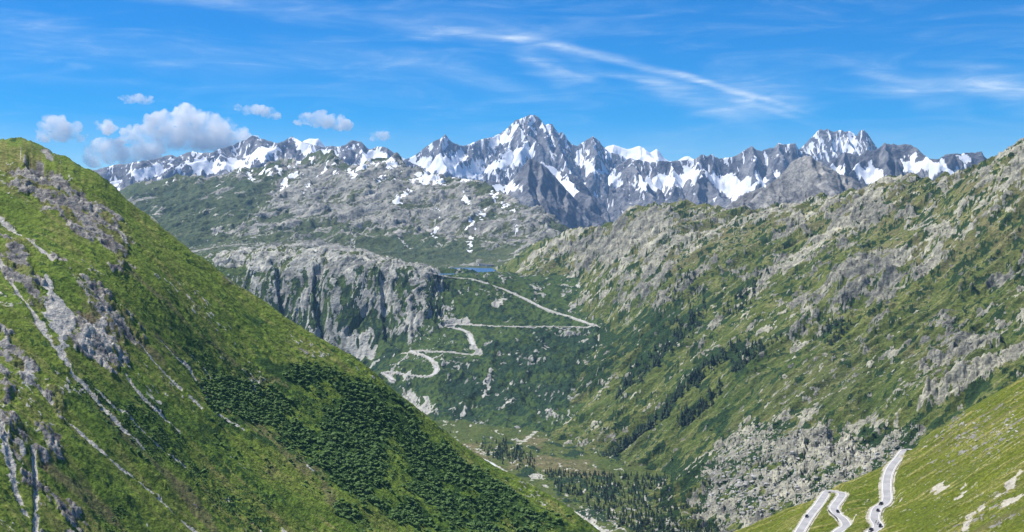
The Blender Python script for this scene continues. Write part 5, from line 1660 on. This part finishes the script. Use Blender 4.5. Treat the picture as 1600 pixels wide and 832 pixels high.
for p in on(T2, ns, 0.2):
    x, y = sighted(p)
    where = 'near the top of the road' if x < 1490 else 'at the right edge of the view' if x > 1560 else 'midway along it'
    boulder(p.tolist(), RB.uniform(0.7, 1.5), 'small pale stone high on the near meadow, ' + where, 'stones of the near meadow')
st = photo_strewn(T3, [[(1090, 800), (1110, 720), (1170, 675), (1310, 680), (1440, 680), (1380, 735), (1300, 768), (1220, 800), (1150, 835)]], 2600, RB)
st2 = photo_strewn(T3, [[(1120, 680), (1200, 640), (1300, 560), (1440, 560), (1560, 520), (1560, 560), (1440, 640), (1300, 665)], [(870, 700), (990, 660), (1100, 650), (1000, 720)]], 900, RB)
scatter('loose_stones', on(T3, np.vstack([st, st2]), 0.2), np.concatenate([RB.uniform(1.2, 3.4, len(st)), RB.uniform(0.8, 1.8, len(st2))]), PEBBLES, 6, squash=(.6, 1.0), lean=0.4)
st3 = photo_strewn(T2, [[(1440, 700), (1500, 660), (1600, 615), (1620, 850), (1480, 850), (1400, 790)]], 500, RB)
scatter('meadow_stones', on(T2, st3, 0.1), RB.uniform(0.25, 0.7, len(st3)), PEBBLES, 7, squash=(.6, 1.0), lean=0.4)
pv_ = photo_strewn(TF, [[(700, 690), (800, 690), (860, 720), (1060, 745), (1140, 840), (980, 840), (880, 780), (780, 725)]], 800, RS)
scatter('valley_shrubs', on(TF, pv_, 0.4), RS.uniform(1.5, 3.6, len(pv_)), SHRUBS, 9, squash=(.5, .9))
st4 = photo_strewn(TF, [[(880, 750), (1060, 750), (1140, 840), (980, 840)]], 500, RB)
scatter('valley_stones', on(TF, st4, 0.3), RB.uniform(1.0, 2.6, len(st4)), PEBBLES, 8, squash=(.5, .9), lean=0.4)

# ------------------------------------------------------------------ cars on the near road
def paint(name, c, rough=0.3, metal=0.0):
    m, N = new_mat(name)
    finish(N, c, rough, None, 0.5, Metallic=metal)
    return m


M_tyre = paint('rubber', (.015, .015, .016), 0.85)
M_rim = paint('alloy', (.45, .45, .47), 0.35, 0.8)
M_glass = paint('car_glass', (.012, .015, .018), 0.06)
M_lamp = paint('lamp_glass', (.75, .76, .78), 0.15)
M_red = paint('tail_lamp', (.30, .012, .010), 0.25)


def loft(name, sections, mat, parent, smooth=True):
    """sections along x: (x, half width low, half width high, z low, z high)"""
    V, Fc = [], []
    for (x, wl, wh, zl, zh) in sections:
        V += [(x, -wl, zl), (x, -wl, zl + (zh - zl) * .45), (x, -wh, zh - .06), (x, -wh + .12, zh), (x, wh - .12, zh), (x, wh, zh - .06), (x, wl, zl + (zh - zl) * .45), (x, wl, zl)]
    n = 8
    for k in range(len(sections) - 1):
        for i in range(n):
            j = (i + 1) % n
            Fc.append((k * n + i, k * n + j, k * n + n + j, k * n + n + i))
    Fc.append(tuple(range(n))[::-1])
    Fc.append(tuple(range((len(sections) - 1) * n, len(sections) * n)))
    return mesh_object(name, V, Fc, mat, parent)


def disc(name, x, y, z, r, w, mat, parent, n=14):
    V, Fc = [], []
    for s in (-1, 1):
        for i in range(n):
            a = 2 * math.pi * i / n
            V.append((x + r * math.cos(a), y + s * w / 2, z + r * math.sin(a)))
    for i in range(n):
        Fc.append((i, (i + 1) % n, n + (i + 1) % n, n + i))
    Fc.append(tuple(range(n)))
    Fc.append(tuple(range(n, 2 * n))[::-1])
    return mesh_object(name, V, Fc, mat, parent)


def boxy(name, c, s, mat, parent):
    x, y, z = c
    a, b, h = s[0] / 2, s[1] / 2, s[2] / 2
    V = [(x + i * a, y + j * b, z + k * h) for i in (-1, 1) for j in (-1, 1) for k in (-1, 1)]
    return mesh_object(name, V, [(0, 1, 3, 2), (4, 6, 7, 5), (0, 4, 5, 1), (2, 3, 7, 6), (0, 2, 6, 4), (1, 5, 7, 3)], mat, parent)


def car(px, py, rd, label, body, flip=False):
    t = bpy.data.objects.new('car', None)
    COL.objects.link(t)
    g = T2.site([(px, py)])[0]
    P = rd['pts']
    k = int(np.argmin(np.hypot(P[:, 0] - g[0], P[:, 1] - g[1])))
    k = min(max(k, 1), len(P) - 2)
    d = P[k + 1] - P[k - 1]
    L = math.hypot(d[0], d[1])
    nx, ny = -d[1] / L, d[0] / L
    side = (g[0] - P[k, 0]) * nx + (g[1] - P[k, 1]) * ny
    side = math.copysign(1.3, side) if abs(side) > 0.4 else 1.3 * (1 if not flip else -1)
    t.location = (P[k, 0] + nx * side, P[k, 1] + ny * side, P[k, 2] + 0.07)
    t.rotation_euler = (0, -math.atan2(d[2], L), math.atan2(d[1], d[0]) + (math.pi if flip else 0))
    tag(t, label, 'car', 'cars on the hairpin road')
    loft('body', [(-2.15, .74, .66, .38, .80), (-2.05, .86, .80, .26, .95), (-1.2, .90, .84, .22, 1.0), (0.4, .90, .84, .22, .98), (1.3, .90, .82, .22, .88), (1.95, .86, .74, .26, .76), (2.15, .72, .62, .36, .62)], body, t)
    loft('cabin', [(-1.75, .74, .70, .9, 1.02), (-1.15, .76, .62, .9, 1.44), (0.2, .76, .62, .9, 1.46), (1.05, .76, .72, .84, .95)], M_glass, t)
    boxy('roof', (-0.45, 0, 1.475), (1.5, 1.2, 0.05), body, t)
    for x in (-1.3, 1.35):
        for s in (-1, 1):
            w = disc('wheel', x, s * .80, .32, .32, .22, M_tyre, t)
            disc('rim', x, s * .915, .32, .2, .02, M_rim, w)
    for s in (-1, 1):
        boxy('headlight', (2.08, s * .55, .60), (.12, .34, .14), M_lamp, t)
        boxy('tail_light', (-2.12, s * .60, .74), (.08, .28, .16), M_red, t)
    return t


M_black = paint('black_paint', (.012, .012, .014), 0.3)
M_navy = paint('navy_paint', (.012, .016, .035), 0.3)
M_slate = paint('dark_grey_paint', (.03, .032, .035), 0.3)
car(1375, 790, road_a, 'dark car at the top of the bend in the right-hand road, farthest of its group', M_black)
car(1370, 801, road_a, 'dark car in the middle of the bend, between two other cars', M_navy, True)
car(1379, 816, road_a, 'dark car on the inner side of the bend, low on the right-hand road', M_black)
car(1357, 830, road_a, 'dark car at the lower edge of the view on the right-hand road', M_slate)
car(1306, 801, road_b, 'black car passing the small retaining wall on the middle road', M_black)
car(1248, 814, road_b, 'dark car alone on the left-hand road below the hairpin', M_navy, True)

# ------------------------------------------------------------------ wall with posts on the bend, and two leaning dark bars
M_wall = plain_mat('dry_stone', (.34, .33, .29), (.52, .50, .44), 1.2, 0.95, 0.1, 0.1)
M_wood = paint('weathered_wood', (.05, .045, .04), 0.9)


def guard_wall(line, label):
    g = T2.site(line)
    L = smooth_line(g, 2.2)
    P = road_b['pts']
    t = bpy.data.objects.new('guard_wall', None)
    t.location = L[0].tolist()
    tag(t, label, 'wall')
    COL.objects.link(t)
    ks = [int(np.argmin(np.hypot(P[:, 0] - q[0], P[:, 1] - q[1]))) for q in L]
    V = []
    for q, k in zip(L, ks):
        d = P[min(k + 1, len(P) - 1)] - P[max(k - 1, 0)]
        n = np.array([-d[1], d[0]]) / math.hypot(d[0], d[1])
        s = np.sign((q[0] - P[k, 0]) * n[0] + (q[1] - P[k, 1]) * n[1]) or 1
        e = P[k, :2] + n * s * 4.0
        o_ = P[k, :2] + n * s * 4.5
        V += [(e[0], e[1], P[k, 2] + .5), (o_[0], o_[1], P[k, 2] + .5), (o_[0] + n[0] * s * .5, o_[1] + n[1] * s * .5, P[k, 2] - 4.0), (e[0], e[1], P[k, 2] - 4.0)]
    V = [tuple(np.array(v) - L[0]) for v in V]
    Fc = []
    for i in range(len(L) - 1):
        for j in range(4):
            Fc.append((i * 4 + j, i * 4 + (j + 1) % 4, i * 4 + 4 + (j + 1) % 4, i * 4 + 4 + j))
    Fc += [(0, 1, 2, 3), tuple(range(len(V) - 4, len(V)))[::-1]]
    mesh_object('masonry', V, Fc, M_wall, t)
    for i in range(0, len(L), 1):
        x, y, z = V[i * 4 + 1]
        boxy('post', (x, y, z + .55), (.35, .35, 1.3), M_wood, t)
    return t


guard_wall([(1300, 803), (1304, 807), (1308, 811), (1313, 815)], 'short stone retaining wall with a row of dark posts on the outer bend of the middle road')
for (x, y, ln) in ((1368, 816, 0.35), (1371, 817, 0.45)):  # plain dark bars, not identified
    p = on(T2, T2.site([(x, y)]), 0.0)[0]
    t = boxy('dark_bar', (0, 0, 0.9), (.3, .3, 2.2), M_wood, None)
    t.location = (p[0], p[1], p[2] + 0.2)
    t.rotation_euler = (0, ln, 0.4)
    tag(t, 'thin leaning dark bar at the outer edge of the bend', 'post', 'leaning dark bars at the bend')

# ------------------------------------------------------------------ the few houses by the pass lake
M_render = plain_mat('lime_render', (.62, .60, .55), (.72, .70, .66), 0.2, 0.9)
M_timber = plain_mat('dark_timber', (.10, .075, .055), (.16, .12, .09), 0.3, 0.9)
M_ochre = plain_mat('ochre_render', (.62, .45, .12), (.68, .50, .16), 0.3, 0.9)
M_roof = plain_mat('slate_roof', (.09, .09, .095), (.15, .15, .155), 0.3, 0.8)
M_pane = paint('window_glass', (.03, .035, .045), 0.1)


def house(px, py, T, size, label, wall, turn, storeys):
    p = on(T, T.site([(px, py)]), 0.5)[0]
    t = bpy.data.objects.new('mountain_house', None)
    t.location = p.tolist()
    t.rotation_euler = (0, 0, turn)
    tag(t, label, 'house', 'houses by the pass lake')
    COL.objects.link(t)
    w, d, h = size
    V = [(-w / 2, -d / 2, -3), (w / 2, -d / 2, -3), (w / 2, d / 2, -3), (-w / 2, d / 2, -3), (-w / 2, -d / 2, h), (w / 2, -d / 2, h), (w / 2, d / 2, h), (-w / 2, d / 2, h), (-w / 2, 0, h + d * .3), (w / 2, 0, h + d * .3)]
    mesh_object('wall', V, [(0, 1, 5, 4), (2, 3, 7, 6), (0, 4, 8, 7, 3), (1, 2, 6, 9, 5)], wall, t)
    e = 0.8
    rz = h + d * .3 + .25
    R = [(-w / 2 - e, -d / 2 - e, h - .35), (w / 2 + e, -d / 2 - e, h - .35), (w / 2 + e, 0, rz), (-w / 2 - e, 0, rz), (-w / 2 - e, d / 2 + e, h - .35), (w / 2 + e, d / 2 + e, h - .35)]
    R2 = [(a, b, c + .3) for a, b, c in R]
    mesh_object('roof', R + R2, [(0, 3, 2, 1), (3, 4, 5, 2), (6, 7, 8, 9), (9, 8, 11, 10), (0, 1, 7, 6), (4, 10, 11, 5), (1, 2, 8, 7), (2, 5, 11, 8), (0, 6, 9, 3), (3, 9, 10, 4)], M_roof, t)
    n = max(2, int(w / 4))
    for s in range(storeys):
        for i in range(n):
            boxy('window', (-w / 2 + (i + .5) * w / n, -d / 2 - .03, 1.8 + s * 2.9), (1.2, .12, 1.5), M_pane, t)
    boxy('door', (0.4, -d / 2 - .04, 0.2), (1.3, .1, 2.2), M_timber, t)
    return t


house(751, 415.6, T5, (22, 12, 7), 'long pale house at the left end of the hamlet beyond the lake', M_render, 0.2, 2)
house(758, 415.6, T5, (16, 12, 9), 'tall pale house in the middle of the hamlet beyond the lake', M_render, -0.3, 3)
house(764, 416.5, T5, (26, 13, 8), 'widest white house at the right end of the lake', M_render, 0.1, 2)
house(770, 417.0, T5, (14, 10, 6), 'dark timber house at the right end of the hamlet by the road', M_timber, -0.2, 1)
house(745, 430.5, T4, (9, 8, 6), 'small ochre yellow hut on the rocky rise in front of the lake', M_ochre, 0.1, 2)
